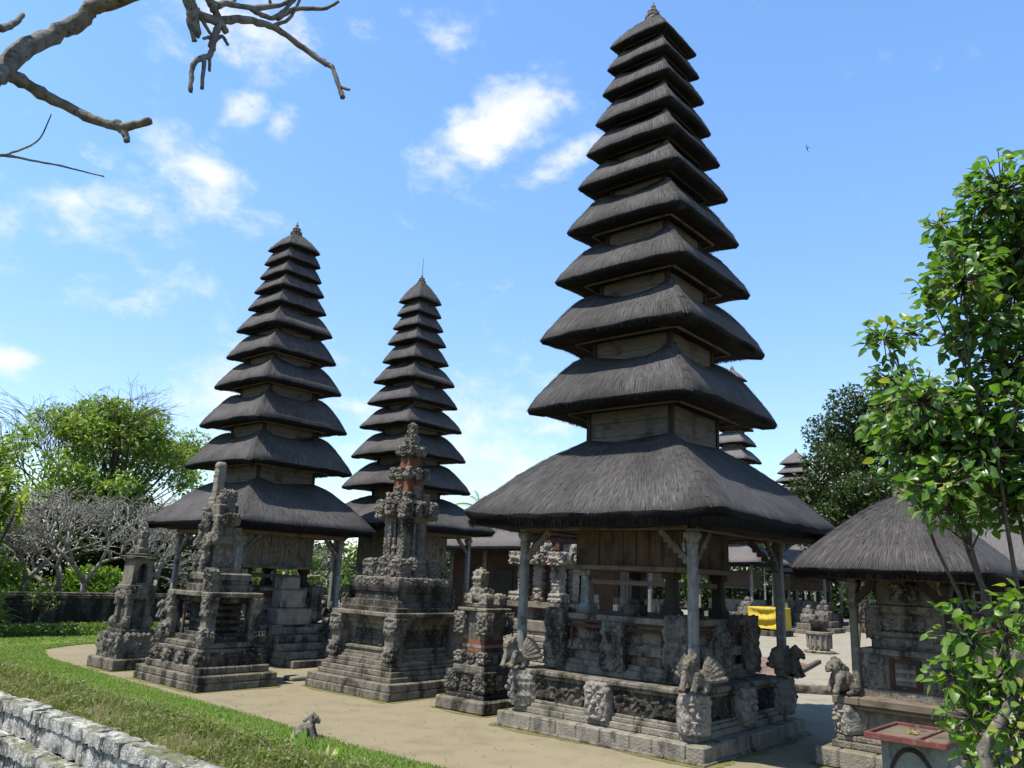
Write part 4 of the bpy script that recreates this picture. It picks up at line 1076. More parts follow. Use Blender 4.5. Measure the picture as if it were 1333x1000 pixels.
for x, y in ((-1,0),(0,-1)): relief(q, (x*.66, y*.66, 2.45), (.15,.15,.55), .05, .06, 170, 8, True, .4); relief(q, (x*.74, y*.74, 3.12), (.4,.4,.12), .05, .06, 171, 7, True, .5); relief(q, (x*.6, y*.6, 3.42), (.4,.4,.13), .05, .08, 172, 7, True, .5)
loft(q, [(.80,.80,2.98),(.86,.86,3.05),(.86,.86,3.2),(.7,.7,3.3)]); loft(q, [(.6,.6,3.92),(.72,.72,4.0),(.72,.72,4.1),(.5,.5,4.2)]); loft(q, [(.5,.5,4.75),(.3,.3,5.0),(.2,.2,5.4)])
obj(q, 'stone_trim', 'stone_pale', e_)

# ------------------------------------------------------------------ thatched pavilion on the right
p_ = thing('thatched_pavilion', (14.22, 3.60, 0), 'low thatched pavilion over a carved stone altar, right of the tallest tower', 'pavilion')
q = MB(); ring(q, 1.18, 1.22, 0, .28, .6, .35, 180, .03); obj(q, 'kerb', 'stone_light', p_)
q = MB(); ring(q, 1.0, 1.03, .28, .38, .6, .3, 181); ring(q, .94, .97, .38, .46, .6, .3, 182); box(q, -.74,.74,-.74,.74,.4,.92); obj(q, 'plinth', 'stone', p_)
for x in (-1,1):
    for y in (-1,1):
        q = MB(); head(q, (x*.76, y*.80, .68), .40, .46, .40, (x, y), 13, .04); obj(q, 'corner_head', 'stone_pale', p_, True)
q = MB(); ring(q, .96, 1.0, .90, 1.03, .9, .4, 183, .02); ring(q, .90, .94, .84, .90, .9, .3, 184, .01); obj(q, 'ledge', 'wood_beam', p_)
q = MB(); loft(q, [(.66,.66,1.02),(.66,.66,1.14),(.58,.58,1.16),(.58,.58,1.64),(.64,.64,1.66),(.64,.64,1.74),(.5,.5,1.76),(.5,.5,1.92),(.56,.56,1.94),(.56,.56,2.0),(.46,.46,2.02),(.46,.46,2.25),(.54,.54,2.3),(.54,.54,2.4),(.42,.42,2.42),(.42,.42,2.8)]); obj(q, 'altar_body', 'stone', p_)
for x in (-1,1):
    for y in (-1,1):
        q = MB(); relief(q, (x*.48, y*.48, 1.40), (.17,.17,.26), .035, .05, 186, 10, True, .4); obj(q, 'corner_carving', 'stone_carved', p_); q = MB(); relief(q, (x*.44, y*.44, 2.12), (.12,.12,.24), .035, .04, 187, 10, True, .4); obj(q, 'capital_carving', 'stone_carved', p_)
q = MB(); relief(q, (-.5,0,1.84), (.03,.4,.06), .03, .02, 188, 14, True, .4); relief(q, (-.46,0,2.6), (.05,.2,.12), .03, .05, 189, 10, True, .6); relief(q, (-.5,0,2.12), (.03,.3,.08), .03, .03, 190, 10, True, .6)
obj(q, 'altar_carving', 'stone_carved', p_)
q = MB()
for s in (-1,1): cbox(q, -.62,-.56, s*.19-.035, s*.19+.035, 1.17, 1.62, .006); cbox(q, -.615,-.56, -.155, .155, (1.555 if s > 0 else 1.17), (1.615 if s > 0 else 1.225), .006)
obj(q, 'brick_frame', 'brick_dull', p_)
q = MB()
for k in range(2): cbox(q, -.605,-.56, -.15, .15, 1.29+.12*k, 1.35+.12*k, .01)
obj(q, 'frame_slab', 'stone_light', p_)
for x in (-1,1):
    for y in (-1,1):
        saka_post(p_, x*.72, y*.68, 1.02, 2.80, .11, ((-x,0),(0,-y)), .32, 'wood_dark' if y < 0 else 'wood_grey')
eave_frame(p_, .76, 2.86, .09, .08)
thatch_roof(p_, 1.46, 2.80, .14, 4.12, .15, .05, .80, 'thatch', .16, 200, 420, fray=.035, lift=.0, rows=12)
finial(p_, 4.12, .8)
o = lion(None, 13.42, 4.42, 1.03, .95, R_(-40), LION2, 'guardian_lion'); tag(o, 'weathered sitting stone lion on the left corner of the low thatched pavilion', 'statue')

# ------------------------------------------------------------------ background buildings
def hip_roof(parent, hx, hy, z0, rx, ry, z1, thick, mat, seed=1, nm='thatched_roof'):
    q = MB(); q.uv = []; r = random.Random(seed); N = 24
    prof = [(0,-.12,.97),(0,0,.985),(0,.12,1.0)]; rings = []
    def ringp(kx, ky, z, v, jit):
        pts = []
        c = min(kx, ky)*.14
        for sx, sy, swap in ((1,-1,0),(1,1,1),(-1,1,0),(-1,-1,1)):
            pass
        corners = [(kx,-ky),(kx,ky),(-kx,ky),(-kx,-ky)]
        for k in range(4):
            A = corners[k]; B = corners[(k+1)%4]
            for i in range(N):
                u = i/N; x = A[0]+(B[0]-A[0])*u; y = A[1]+(B[1]-A[1])*u
                e = min(u, 1-u); rr_ = max(0, 1-e/.04)*.06
                pts.append((x*(1-rr_), y*(1-rr_), z + r.uniform(-jit, jit) + .05*noise.noise((x*.7, y*.7, seed))))
                q.uv.append(((k+u)*2*max(hx,hy), v))
        rings.append(len(q.v)); q.v.extend(pts)
    ringp(hx*.8, hy*.8, z0+.1, -.6, 0); ringp(hx-.06, hy-.06, z0, -.2, .02); ringp(hx, hy, z0+thick, 0, .02)
    for k in range(1, 9):
        s = k/8; ringp(hx+(rx-hx)*s, hy+(ry-hy)*s, z0+thick+(z1-z0-thick)*s**.92, s*3, .01)
    n = 4*N
    for k in range(len(rings)-1):
        for i in range(n): q.f.append((rings[k]+i, rings[k]+(i+1)%n, rings[k+1]+(i+1)%n, rings[k+1]+i))
    q.f.append(tuple(rings[-1]+i for i in range(n)))
    o = q.build(nm, M[mat], parent, True); o.data.materials.append(M['fringe'])
    mi = np.zeros(len(q.f), np.int32); mi[:2*n] = 1; o.data.polygons.foreach_set('material_index', mi); return o
h_ = thing('brick_hall', (29.3, 23.6, 0), 'long dark brick hall with a pale thatched roof behind the towers', 'hall')
q = MB(); ring(q, 3.0, 4.1, 0, .9, .8, .4, 300, .03); obj(q, 'platform', 'stone_dark', h_)
q = MB(); cbox(q, -2.0,2.0,-3.2,3.2,.9,3.8,.02); obj(q, 'wall', 'brick_dull', h_)
q = MB()
for y in (-3.2,-1.1,1.1,3.2): cbox(q, -2.06,-1.9, y-.13, y+.13, .95, 3.8, .02)
for y in (-3.2,3.2): cbox(q, -2.7,-2.56, y-.07, y+.07, .9, 3.7, .02)
obj(q, 'wall_pilaster', 'wood_grey', h_)
q = MB(); cbox(q, -2.05,-1.97,-.6,.6,.95,2.9,.02); obj(q, 'door', 'wood_dark', h_)
for y in (-2.1,2.1):
    q = MB(); cbox(q, -2.05,-1.97,y-.5,y+.5,1.7,2.8,.02); obj(q, 'window', 'wood_dark', h_)
hip_roof(h_, 3.3, 4.4, 3.62, .6, 2.0, 6.2, .22, 'thatch_pale', 3)

g_ = thing('wooden_pavilion', (31.8, 4.4, 0), 'pavilion with a pale thatched roof and wooden balustrade behind the broad-leaved tree', 'pavilion')
q = MB(); ring(q, 2.6, 3.4, 0, 1.1, .8, .4, 305, .03); obj(q, 'platform', 'stone', g_)
q = MB()
for k in range(3): cbox(q, -1.9+.002*k,-1.8,-2.8,2.8,2.05+.32*k,2.13+.32*k,.01)
for i in range(24): cbox(q, -1.88,-1.82,-2.75+.235*i,-2.68+.235*i,2.1,2.7,.008)
obj(q, 'balustrade', 'wood_grey', g_)
q = MB(); cbox(q, -1.9,1.9,-2.8,2.8,1.1,2.03,.02); obj(q, 'lower_wall', 'brick_dull', g_)
q = MB(); cbox(q, .2,1.8,-2.7,2.7,2.03,3.3,.02); obj(q, 'back_wall', 'wood_plank', g_)
for y in (-2.8,-.95,.95,2.8):
    q = MB(); cbox(q, -1.97,-1.83,y-.07,y+.07,1.1,3.4,.015); obj(q, 'post', 'wood_plank', g_)
hip_roof(g_, 2.7, 3.5, 3.25, .3, .9, 6.3, .2, 'thatch_pale', 5)

def small_meru(loc, label, a0, z0, tiers, ztop, seed, box_z=(2.55,3.6), mat='thatch_pale', group='small thatched towers at the back of the courtyard', sc=1.0):
    t = thing('small_meru', loc, label, 'shrine', group)
    q = MB(); ring(q, a0*.78, a0*.78, 0, .35, .8, .4, seed, .03); ring(q, a0*.68, a0*.68, .35, .95, .8, .4, seed+1, .03); ring(q, a0*.5, a0*.5, .95, 1.75, .8, .4, seed+2, .03); obj(q, 'platform', 'stone', t)
    q = MB(); cbox(q, -a0*.42,a0*.42,-a0*.42,a0*.42,box_z[0],box_z[1],.02); obj(q, 'cella', 'wood_plank', t)
    q = MB(); cbox(q, -a0*.46,a0*.46,-a0*.46,a0*.46,box_z[0]-.1,box_z[0],.02); obj(q, 'floor_beam', 'wood_beam', t)
    for x in (-1,1):
        for y in (-1,1):
            q = MB(); cbox(q, x*a0*.36-.08,x*a0*.36+.08,y*a0*.36-.08,y*a0*.36+.08,1.75,box_z[0]-.1,.02); obj(q, 'inner_post', 'wood_dark', t)
            q = MB(); cbox(q, x*a0*.64-.08,x*a0*.64+.08,y*a0*.64-.08,y*a0*.64+.08,.95,z0+.1,.02); obj(q, 'post', 'post', t)
    th = .2
    thatch_roof(t, a0, z0, a0*.36 if tiers else .15, z0+ (1.5 if tiers else ztop-z0), th, .1, .85, mat, .17, seed, 20, rows=7)
    if tiers: meru_tiers(t, z0+1.5, tiers, a0*.34, ztop, .8, .2, mat, 15, seed, .12)
    else: finial(t, ztop, .8)
    return t
small_meru((52.7, 24.3, 0), 'multi-tiered thatched tower at the back, its tip showing right of the tallest tower', 2.9, 3.95, [(2.1,6.6),(1.9,8.4),(1.65,9.9),(1.42,11.2),(1.18,12.4),(1.05,13.5),(.97,14.5),(.90,15.4),(.84,16.3),(.80,17.15)], 17.9, 310)
small_meru((65.8, 24.8, 0), 'tiny far multi-tiered thatched tower beside the dense dark tree', 2.6, 4.2, [(2.0,6.6),(1.85,8.1),(1.7,9.5),(1.5,10.4),(1.35,11.25),(1.2,11.95),(1.05,12.75)], 13.75, 320)
small_meru((59.8, 21.9, 0), 'single-roofed thatched shrine on tall posts, far back between the tallest tower and the low pavilion', 2.5, 3.6, [], 6.2, 330)
small_meru((53.5, 13.7, 0), 'far thatched shrine with pale posts seen under the left eave of the low pavilion', 2.1, 3.3, [], 5.4, 340)
small_meru((74, 28.7, 0), 'far pale thatched roof peeking over the posted shrine behind it', 2.9, 5.0, [], 7.6, 350)
small_meru((37.6, 22.8, 0), 'thatched shrine on thin posts seen between the inner posts of the tallest tower', 2.2, 3.7, [], 6.0, 360)
hc = copy_tree(h_, (45.5, 32.0, 0), label='second dark brick hall farther back, glimpsed under the wooden box of the tallest tower')
h_['group'] = hc['group'] = 'brick halls'
# stone courtyard shrines at the back right
def yard_shrine(loc, s, seed, label, name='courtyard_shrine'):
    t = thing(name, loc, label, 'shrine', 'small stone shrines in the back courtyard')
    q = MB(); ring(q, .85*s, .85*s, 0, .25*s, .5, .25, seed, .03); ring(q, .6*s, .6*s, .25*s, .6*s, .5, .25, seed+1, .03); obj(q, 'base', 'stone', t)
    q = MB(); relief(q, (0,0,.85*s), (.42*s,.42*s,.27*s), .07, .06, seed, 6, True, .5); relief(q, (0,0,1.25*s), (.28*s,.28*s,.18*s), .06, .06, seed+1, 7, True, .7); ell(q, (0,0,1.5*s), (.17*s,.17*s,.17*s)); obj(q, 'top', 'stone_carved', t, True)
    return t
for i, (x, y, s, l) in enumerate([(49.8,18.4,1.0,'round-topped stone shrine just right of the yellow-draped altar'), (52.6,18.5,1.15,'grey stone shrine among the far right courtyard shrines, second from the yellow-draped altar'),
        (56.5,17.2,1.3,'stone shrine in the back courtyard, just left of the low pavilion post'), (60,16.5,1.4,'stone shrine at the back framed between the two left posts of the low pavilion'), (47.8,21.4,1.2,'dark stone shrine at the back, directly above the yellow-draped altar'),
        (30.5,20.0,.8,'small stone shrine at the foot of the brick hall')]):
    yard_shrine((x, y, 0), s, 400+i*5, l)
# low grey wall far behind
def wall_run(name, p0, p1, h, th, mat, label, cope=True, seed=1, cat='wall', z=0):
    a = math.atan2(p1[1]-p0[1], p1[0]-p0[0]); L = math.hypot(p1[0]-p0[0], p1[1]-p0[1])
    t = thing(name, (p0[0], p0[1], z), label, cat); t.rotation_euler = (0, 0, a)
    r = random.Random(seed); q = MB(); n = max(1, int(h/.3)); x = 0
    for k in range(n):
        x = -r.uniform(0, .4)
        while x < L:
            w = r.uniform(.5, .95); cbox(q, max(x,0), min(x+w, L)-.004, -th/2+r.uniform(-.01,.01), th/2+r.uniform(-.01,.01), h*k/n, h*(k+1)/n-.004, .02); x += w
    obj(q, 'wall_body', mat, t)
    if cope:
        q = MB()
        for j, (e, z0, z1) in enumerate(((.06,h,h+.08),(.11,h+.08,h+.14),(.05,h+.14,h+.22))):
            x = 0
            while x < L:
                w = r.uniform(.8, 1.3); cbox(q, x, min(x+w, L)-.004, -th/2-e, th/2+e, z0, z1, .02); x += w
        obj(q, 'coping', 'stone', t)
    return t
wall_run('stone_wall', (-30, 35), (27, 35), .98, .5, 'wall_dark', 'dark stone wall with stepped coping behind the lawn at the left')
wall_run('boundary_wall', (86, 60), (82, 2), 1.9, .6, 'stone', 'grey stone wall closing the far end of the courtyard', seed=3)
# yellow-draped altar
y_ = thing('draped_altar', (44.6, 18.7, 0), 'low altar wrapped in bright yellow cloth standing in the courtyard', 'altar')
q = MB(); ring(q, .9, 1.0, 0, .3, .6, .3, 420, .03); obj(q, 'base', 'stone_dark', y_)
q = MB(); N = 120; rings = 16; hx, hy = .80, .92
for k in range(rings+1):
    v = k/rings
    for i in range(N):
        u = i/N*4; s = int(u); f = u-s
        A = [(-1,-1),(1,-1),(1,1),(-1,1)]; a0, a1 = A[s], A[(s+1)%4]; x = a0[0]+(a1[0]-a0[0])*f; y = a0[1]+(a1[1]-a0[1])*f
        m_ = max(abs(x), abs(y)); fold = .13*math.sin(8*v*math.pi*.5 + math.sin(f*3.1)*2.5)*(1-v)**.3*math.sin(f*math.pi)**.5 + .02*math.sin(f*31+v*9) if s == 3 else .025*math.sin(f*22+v*3)*(1-v)
        fold *= (1 if 0 < k < rings else .3)
        q.v.append((x*hx*(1+fold)*(1-.02*v), y*hy*(1+fold)*(1-.02*v), .30 + 1.22*v - .1*math.sin(f*math.pi)*(1-v)*(-1 if s == 3 else .3)))
for k in range(rings):
    for i in range(N): q.f.append((k*N+i, k*N+(i+1)%N, (k+1)*N+(i+1)%N, (k+1)*N+i))
q.f.append(tuple(rings*N+i for i in range(N)))
obj(q, 'cloth', 'yellow', y_, True)
# round stone planter, log, paving
w_ = thing('stone_planter', (35.3, 12.65, 0), 'round fluted stone basin with a dark block on top, alone on the sand', 'basin')
q = MB(); lathe(q, [(.62,0),(.64,.08),(.42,.12),(.42,.2),(.46,.3),(.46,.72),(.56,.78),(.56,.86),(.5,.88),(.5,.8)], n=18)
for k in range(14): a = k*2*math.pi/14; tube(q, [(.46*math.cos(a),.46*math.sin(a),.2),(.47*math.cos(a),.47*math.sin(a),.74)], .06, 6)
obj(q, 'basin', 'stone_light', w_)
q = MB(); lathe(q, [(.30,.8),(.32,1.1),(.40,1.3),(.38,1.34)], n=14); obj(q, 'inner_block', 'stone_dark', w_, True)
q = MB(); relief(q, (0,0,.09), (.62,.16,.10), .05, .03, 430, 5, False, .9); o = obj(q, 'fallen_stone', 'stone', None, True); o.location = (21.6, 7.95, 0); o.rotation_euler = (0,0,-1.0); tag(o, 'long rough stone lying on the sand between the tallest tower and the low pavilion', 'stone')
sheet('paved_area', [(22.5,9.5,.008),(29.6,10.95,.008),(31.5,14.5,.008),(22.5,14.5,.008)], M['paving'])
q = MB(); bar(q, (23.6,9.45,.05), (30.6,11.0,.05), .14, .12); tag(obj(q, 'timber_beam', 'wood_plank', None), 'long thin timber lying along the edge of the brick paving', 'timber')
# lone flat stone beside altar B
q = MB(); cbox(q, -.35,.35,-.2,.2,0,.10,.04); o = obj(q, 'flat_stone', 'stone_light', None); o.location = (12.0, 16.6, 0); tag(o, 'flat stone lying on the ground right of the throne shrine', 'stone')

# ------------------------------------------------------------------ foreground wall, small statue, tray table
f_ = thing('moat_wall', (5.95, 0, -1.6), 'sunlit lichen-whitened stone wall with stepped courses in the lower left corner', 'wall')
r = random.Random(17)
def wall_course(x0, x1, z0, z1, bl, seed, y0=4, y1=32, rough=.036):
    q = MB(); r = random.Random(seed); y = y0
    while y < y1:
        w = r.uniform(.7, 1.3)*bl
        sub = MB(); hx, hy, hz = (x1-x0)/2, w/2-.008, (z1-z0)/2
        if y < 22:
            relief(sub, (0,0,0), (hx, hy, hz), .06, rough, seed+int(y*7), 3.0, False, .25)
        else: cbox(sub, -hx, hx, -hy, hy, -hz, hz, .03)
        ox, oz = r.uniform(-.02,.02), r.uniform(-.015,.015)
        q.add([(a+x0+hx+ox, b+y+w/2, c+z0+hz+oz) for a, b, c in sub.v], sub.f); y += w
    return q
obj(wall_course(-.08, .30, 1.39, 1.58, 1.15, 3), 'coping', 'wall_white', f_, True)
obj(wall_course(-.02, .36, 1.06, 1.38, .95, 4), 'upper_course', 'wall_white', f_, True)
obj(wall_course(-.30, .36, .86, 1.05, 1.1, 5), 'ledge', 'wall_white', f_, True)
obj(wall_course(-.20, .36, .50, .85, .6, 6), 'lower_course', 'wall_white', f_, True)
obj(wall_course(-.48, .36, .30, .49, .7, 7), 'lower_ledge', 'wall_white', f_, True)
q = MB(); box(q, -.36,.33,-6,32,-.05,.29); obj(q, 'wall_foot', 'wall_dark', f_)
o = lion(None, 8.12, 10.98, 0, .66, R_(131), LION2, 'lion_statue'); tag(o, 'small broken stone lion statue sitting at the edge of the grass', 'statue')
t_ = thing('tray_table', (11.75, 3.02, 0), 'red-framed offering tray on a greenish concrete block with an arch line, at lower right', 'table')
t_.rotation_euler = (0,0,R_(-2))
q = MB(); cbox(q, -.36,.42,-.40,.34,0,.80,.03); obj(q, 'block', 'concrete', t_)
q = MB(); n = 20; vs = []
for i in range(n+1):
    a = math.pi*i/n; y0, z0 = .30*math.cos(a), .18+.56*math.sin(a)
    for rr_, dx in ((1.0,-.362),(1.0,-.378),(.86,-.378),(.86,-.362)): vs.append((dx, -.02+y0*rr_, .18+(z0-.18)*(rr_ if rr_ == 1 else .9)))
fs = [(k*4+a, k*4+(a+1)%4, k*4+4+(a+1)%4, k*4+4+a) for k in range(n) for a in range(4)]
q.add(vs, fs); obj(q, 'arch_line', 'wood_dark', t_)
q = MB(); cbox(q, -.56,.60,-.46,.42,.815,.84,.006); obj(q, 'tray_bottom', 'wood_beam', t_)
q = MB()
cbox(q, -.60,-.56,-.50,.46,.80,.88,.008); cbox(q, .60,.64,-.50,.46,.80,.88,.008); cbox(q, -.56,.60,-.50,-.46,.802,.878,.008); cbox(q, -.56,.60,.42,.46,.802,.878,.008); cbox(q, -.56,.60,-.16,-.13,.838,.87,.006)
obj(q, 'tray_frame', 'red_wood', t_)
q = MB(); rr2 = random.Random(4)
for i in range(16):
    a = rr2.uniform(0,6.28); tube(q, [(rr2.uniform(-.06,.06), rr2.uniform(-.06,.06), .01), (rr2.uniform(-.05,.05)+.09*math.cos(a), .09*math.sin(a), .02+rr2.random()*.05)], [.008,.004], 5)
o = obj(q, 'straw_offering', 'straw', None); o.location = (11.75, 3.05, .84); tag(o, 'small heap of dry straw lying on the red-framed tray', 'offering')

# ------------------------------------------------------------------ vegetation
tree('leafy_tree', (18.3, 43.8, 0), 'tall sprawling yellow-green tree rising behind the bare frangipanis', (6.0,5.0), 11.0, .28, M['leaf_olive'], .27, 230, (.7,1.35), 11, 'trees behind the left wall', 78, lo=.42)
tree('leafy_tree', (10.5, 44.5, 0), 'lower mid-green tree at the far left behind the bare frangipanis', (4.5,4.0), 8.2, .22, M['leaf_mid'], .34, 150, (.7,1.4), 12, 'trees behind the left wall', 44, lo=.3)
tree('leafy_tree', (23.5, 45.5, 0), 'mid-green tree seen between the left tower and the middle tower', (4.0,4.0), 6.4, .22, M['leaf_mid'], .34, 150, (.7,1.3), 13, 'trees behind the left wall', 40, lo=.15)
bare_tree('twiggy_tree', (17.8, 44.9, 0), 'thin bare twiggy treetop standing above the yellow-green tree', [(.12,0,1),(-.3,.1,1),(.35,-.1,1)], 11.2, .10, 31, None, 7, .36, M['bark'])
for i, (x, y, sx, H, l, mt_) in enumerate([(13.2,40.5,3.0,4.6,'dark bush right behind the wall among the bare frangipanis','leaf_dark'), (18.5,40,3.2,4.4,'dark bush behind the frangipani nearest the left tower','leaf_dark'),
      (9.0,39.5,2.8,3.4,'bright green bush low behind the left end of the wall','leaf_mid'), (23.2,40.5,3.0,3.8,'green bush behind the posts of the left tower','leaf_mid'), (28,42,3.2,4.2,'green bush behind the middle tower','leaf_mid'), (15.7,38.0,1.8,2.3,'low light-green bush against the wall behind the niche shrine','leaf_bright'), (11.6,37.6,1.8,2.6,'light-green bush just over the wall at the left','leaf_bright'), (16,42.3,4.2,5.2,'broad dark bush filling the gap behind the three bare frangipanis','leaf_dark'), (9.5,42.0,4.0,4.6,'broad dark bush behind the far left frangipani','leaf_dark'), (22,43.5,4.2,4.6,'dark bush behind the left tower','leaf_dark'), (33,46,4.5,4.8,'dark bush between the middle tower and the brick hall','leaf_dark')]):
    tree('bush', (x, y, 0), l, (sx,2.0), H, .08, M[mt_], .26, 210, (.5,1.0), 50+i, 'bushes behind the left wall', 44, cat='bush', lo=.08)
FR = 'bare frangipani trees behind the left wall'
bare_tree('frangipani_tree', (14.9, 36.4, .2), 'bare pale frangipani with a forked leaning trunk directly left of the niche shrine', [(.75,-.5,.75),(-.6,.3,.9),(.1,.2,1)], 5.6, .15, 3, FR, 7, .60)
bare_tree('frangipani_tree', (12.2, 37.2, .2), 'bare pale frangipani in the middle of the three behind the wall', [(-.5,.2,1),(.5,-.2,.9)], 5.9, .14, 8, FR, 7, .58)
bare_tree('frangipani_tree', (8.6, 36.8, .2), 'bare pale frangipani at the far left, its limb bending right', [(.7,-.3,.8),(.0,.2,1)], 5.6, .14, 14, FR, 7, .58)
bare_tree('frangipani_tree', (18.6, 38.5, .2), 'bare pale frangipani half hidden by the left tower roof', [(-.3,.2,1),(.5,0,.9)], 6.0, .14, 21, FR, 7, .58)
bare_tree('frangipani_tree', (25.0, 38.0, .2), 'bare pale frangipani seen under the eaves between left and middle towers', [(-.4,.2,1),(.5,.1,.8)], 5.0, .13, 25, FR, 6, .58)
# tall plant with strap leaves at the far left
def strap_plant(name, loc, label, heads, L, mat, seed):
    r = random.Random(seed); t = thing(name, loc, label, 'plant'); st = MB(); lf = MB()
    for hx, hy, hz in heads:
        tube(st, [(0,0,0),(hx*.5,hy*.5,hz*.55),(hx,hy,hz)], [.06,.045,.03], 6)
        for i in range(46):
            a = r.uniform(0, 6.28); e = r.uniform(-.1, 1.35); d = Vector((math.cos(a)*math.cos(e), math.sin(a)*math.cos(e), math.sin(e)))
            s = d.cross(Vector((0,0,1))); s.normalize(); l = L*r.uniform(.6,1.15); w = l*.055; p = Vector((hx, hy, hz - r.random()*L*1.1))
            m1 = p + d*l*.5; tp = p + d*l - Vector((0,0,l*.22))
            o = len(lf.v); lf.v += [tuple(p-s*w*.5), tuple(p+s*w*.5), tuple(m1+s*w), tuple(m1-s*w), tuple(tp)]; lf.f += [(o,o+1,o+2,o+3),(o+3,o+2,o+4)]
    st.build('stem', M['bark'], t, True); lf.build('leaves', M[mat], t)
    return t
strap_plant('strap_leaf_plant', (8.9, 30.6, 0), 'tall yellow-green strap-leaved plant at the left edge in front of the wall', [(r.uniform(-1.3,.9), r.uniform(-.6,.6), r.uniform(1.0,5.6)) for r in [random.Random(k) for k in range(44)]], 1.0, 'leaf_yellow', 3)
tree('shrub', (12.25, 33.4, 0), 'small thin shrub standing alone on the lawn before the wall', (.75,.6), 1.75, .05, M['leaf_mid'], .14, 85, (.2,.4), 71, None, 18, cat='shrub', lo=.35)
# clipped hedge on the lawn
pts = []
for i in range(5200):
    x = rnd.uniform(6.5, 16.5); z = rnd.random()**.7*.38; y = 29.6 + (rnd.random()-.5)*.75
    pts.append((x, y, z + .05*noise.noise((x*2, y*2, 0))))
o = leaves_np('low_hedge', M['leaf_mid'], pts, .12, None, 8); tag(o, 'low clipped hedge running across the lawn at the left', 'hedge')
# background trees
tree('dense_tree', (68, 18.2, 0), 'dense dark dome-shaped tree behind the low pavilion', (6.4,6.4), 20.0, .5, M['leaf_dense'], .40, 200, (1.5,2.6), 81, None, 56, lo=.25)
tree('dense_tree', (61.5, 17.6, 0), 'lower dark green tree left of the dome-shaped tree, behind the far thatched roofs', (4.9,4.9), 11.3, .35, M['leaf_dense'], .38, 190, (1.1,1.9), 82, None, 44, lo=.32)
BG = 'trees beyond the far wall'
for i, (x, y, rx, H) in enumerate([(94,26,8,10),(92,40,8,9),(88,58,9,9.5),(96,10,8,11),(58,62,8,6.2),(44,64,9,6.2),(98,-6,9,11),(72,62,8,8),(80,37,5,7),(79,45,6,7.5),(83,27,5,7.5)]):
    tree('broad_tree', (x, y, 0), ('broad dark tree beyond the far courtyard wall behind the yellow-draped altar','broad tree beyond the far wall behind the tallest tower','broad tree beyond the far wall, seen low behind the brick hall','broad tree beyond the far wall behind the low pavilion','low tree behind the brick hall roof','low tree behind the middle tower','broad tree beyond the far wall hidden behind the near broad-leaved tree','mid-green tree just inside the far wall behind the second brick hall','second of three trees inside the far wall behind the posted shrines','leftmost of three trees inside the far wall behind the posted shrines','rightmost of three trees inside the far wall behind the posted shrines')[i],
         (rx, rx), H, .3, M['leaf_mid' if i % 2 else 'leaf_dark'], .55, 52, (1.4,2.4), 90+i, BG, 34, lo=.06)
tree('leafy_sapling', (23.4, 7.3, 0), 'slim dark-leaved sapling behind the left post of the low pavilion', (1.0,.9), 3.9, .05, M['leaf_dark'], .17, 90, (.3,.55), 110, None, 18, lo=.55)
# palm behind the hall
pm = thing('palm_tree', (42, 38.9, -1.5), 'palm whose frond tips show just left of the tallest tower roof', 'tree')
q = MB(); tube(q, [(0,0,0),(.2,0,4.5),(.3,.1,8.6)], [.22,.17,.13], 8); q.build('trunk', M['bark'], pm, True)
q = MB(); r = random.Random(3)
for k in range(14):
    a = 6.28*k/14 + r.uniform(-.2,.2); e = r.uniform(.1,1.1); p = Vector((.3,.1,8.6)); d = Vector((math.cos(a)*math.cos(e), math.sin(a)*math.cos(e), math.sin(e))); pts = []
    for i in range(9): pts.append(p.copy()); p = p + d*.32; d = (d + Vector((0,0,-.16))).normalized()
    tube(q, pts, [.03]*8+[.01], 4)
    for i in range(1, 9):
        for s in (-1,1):
            for j in range(2):
                b = pts[i-1].lerp(pts[i], j*.5); t = (pts[i]-pts[i-1]).normalized(); sd_ = t.cross(Vector((0,0,1))).normalized()*s
                tip = b + sd_*.5 + t*.25 - Vector((0,0,.22)); o = len(q.v); q.v += [tuple(b-t*.03), tuple(b+t*.03), tuple(tip)]; q.f.append((o,o+1,o+2))
q.build('fronds', M['leaf_olive'], pm)

# near broad-leaved tree and the bush under it, at the right
U = [(7.28,.89,6.2,.36),(7.6,.81,6.02,.45),(7.39,1.09,6.26,.19),(7.59,1.32,5.94,.28),(7.65,1.06,5.7,.47),(7.04,1.32,5.94,.14),(7.01,1.19,5.12,.35),(7.88,.94,5.39,.47),(7.2,1.5,5.11,.18),(7.25,1.12,4.78,.31),(8.04,.95,4.93,.31),(7.32,1.92,4.83,.2),(7.74,1.77,4.97,.16),(7.45,1.39,4.78,.21),(7.5,1.93,4.48,.22),(7.07,1.59,4.14,.35),(7.61,1.4,4.29,.28),(7.69,2.09,4.06,.19),(7.42,1.76,3.78,.36),(7.7,1.46,3.87,.4),(7.69,1.12,3.78,.37),(7.01,1.49,3.43,.29),(7.75,1.33,3.44,.32),(7.62,1.03,3.39,.32),(7.21,1.65,3.43,.19),(7.07,.9,4.07,.17),(7.6,.4,5.2,.5),(7.5,.5,4.2,.5),(7.6,.85,3.55,.4),(7.3,1.25,3.75,.35),(7.5,.6,3.5,.45),(7.25,1.45,3.3,.25),(7.35,1.75,3.95,.3),(7.55,1.25,4.05,.4),(7.4,1.0,4.4,.35),(7.6,.75,4.6,.4),(7.7,.3,6.3,.4)]
Lw = [(7.42,1.48,2.28,.31),(7.08,1.15,2.34,.34),(7.25,1.56,1.99,.23),(7.46,1.35,1.94,.36),(7.33,1.13,1.92,.3),(7.47,1.51,1.67,.28),(7.0,1.15,1.68,.26),(7.33,1.58,1.56,.16),(7.07,1.03,2.57,.17),(7.3,.7,1.9,.4),(7.3,1.3,1.3,.35)]
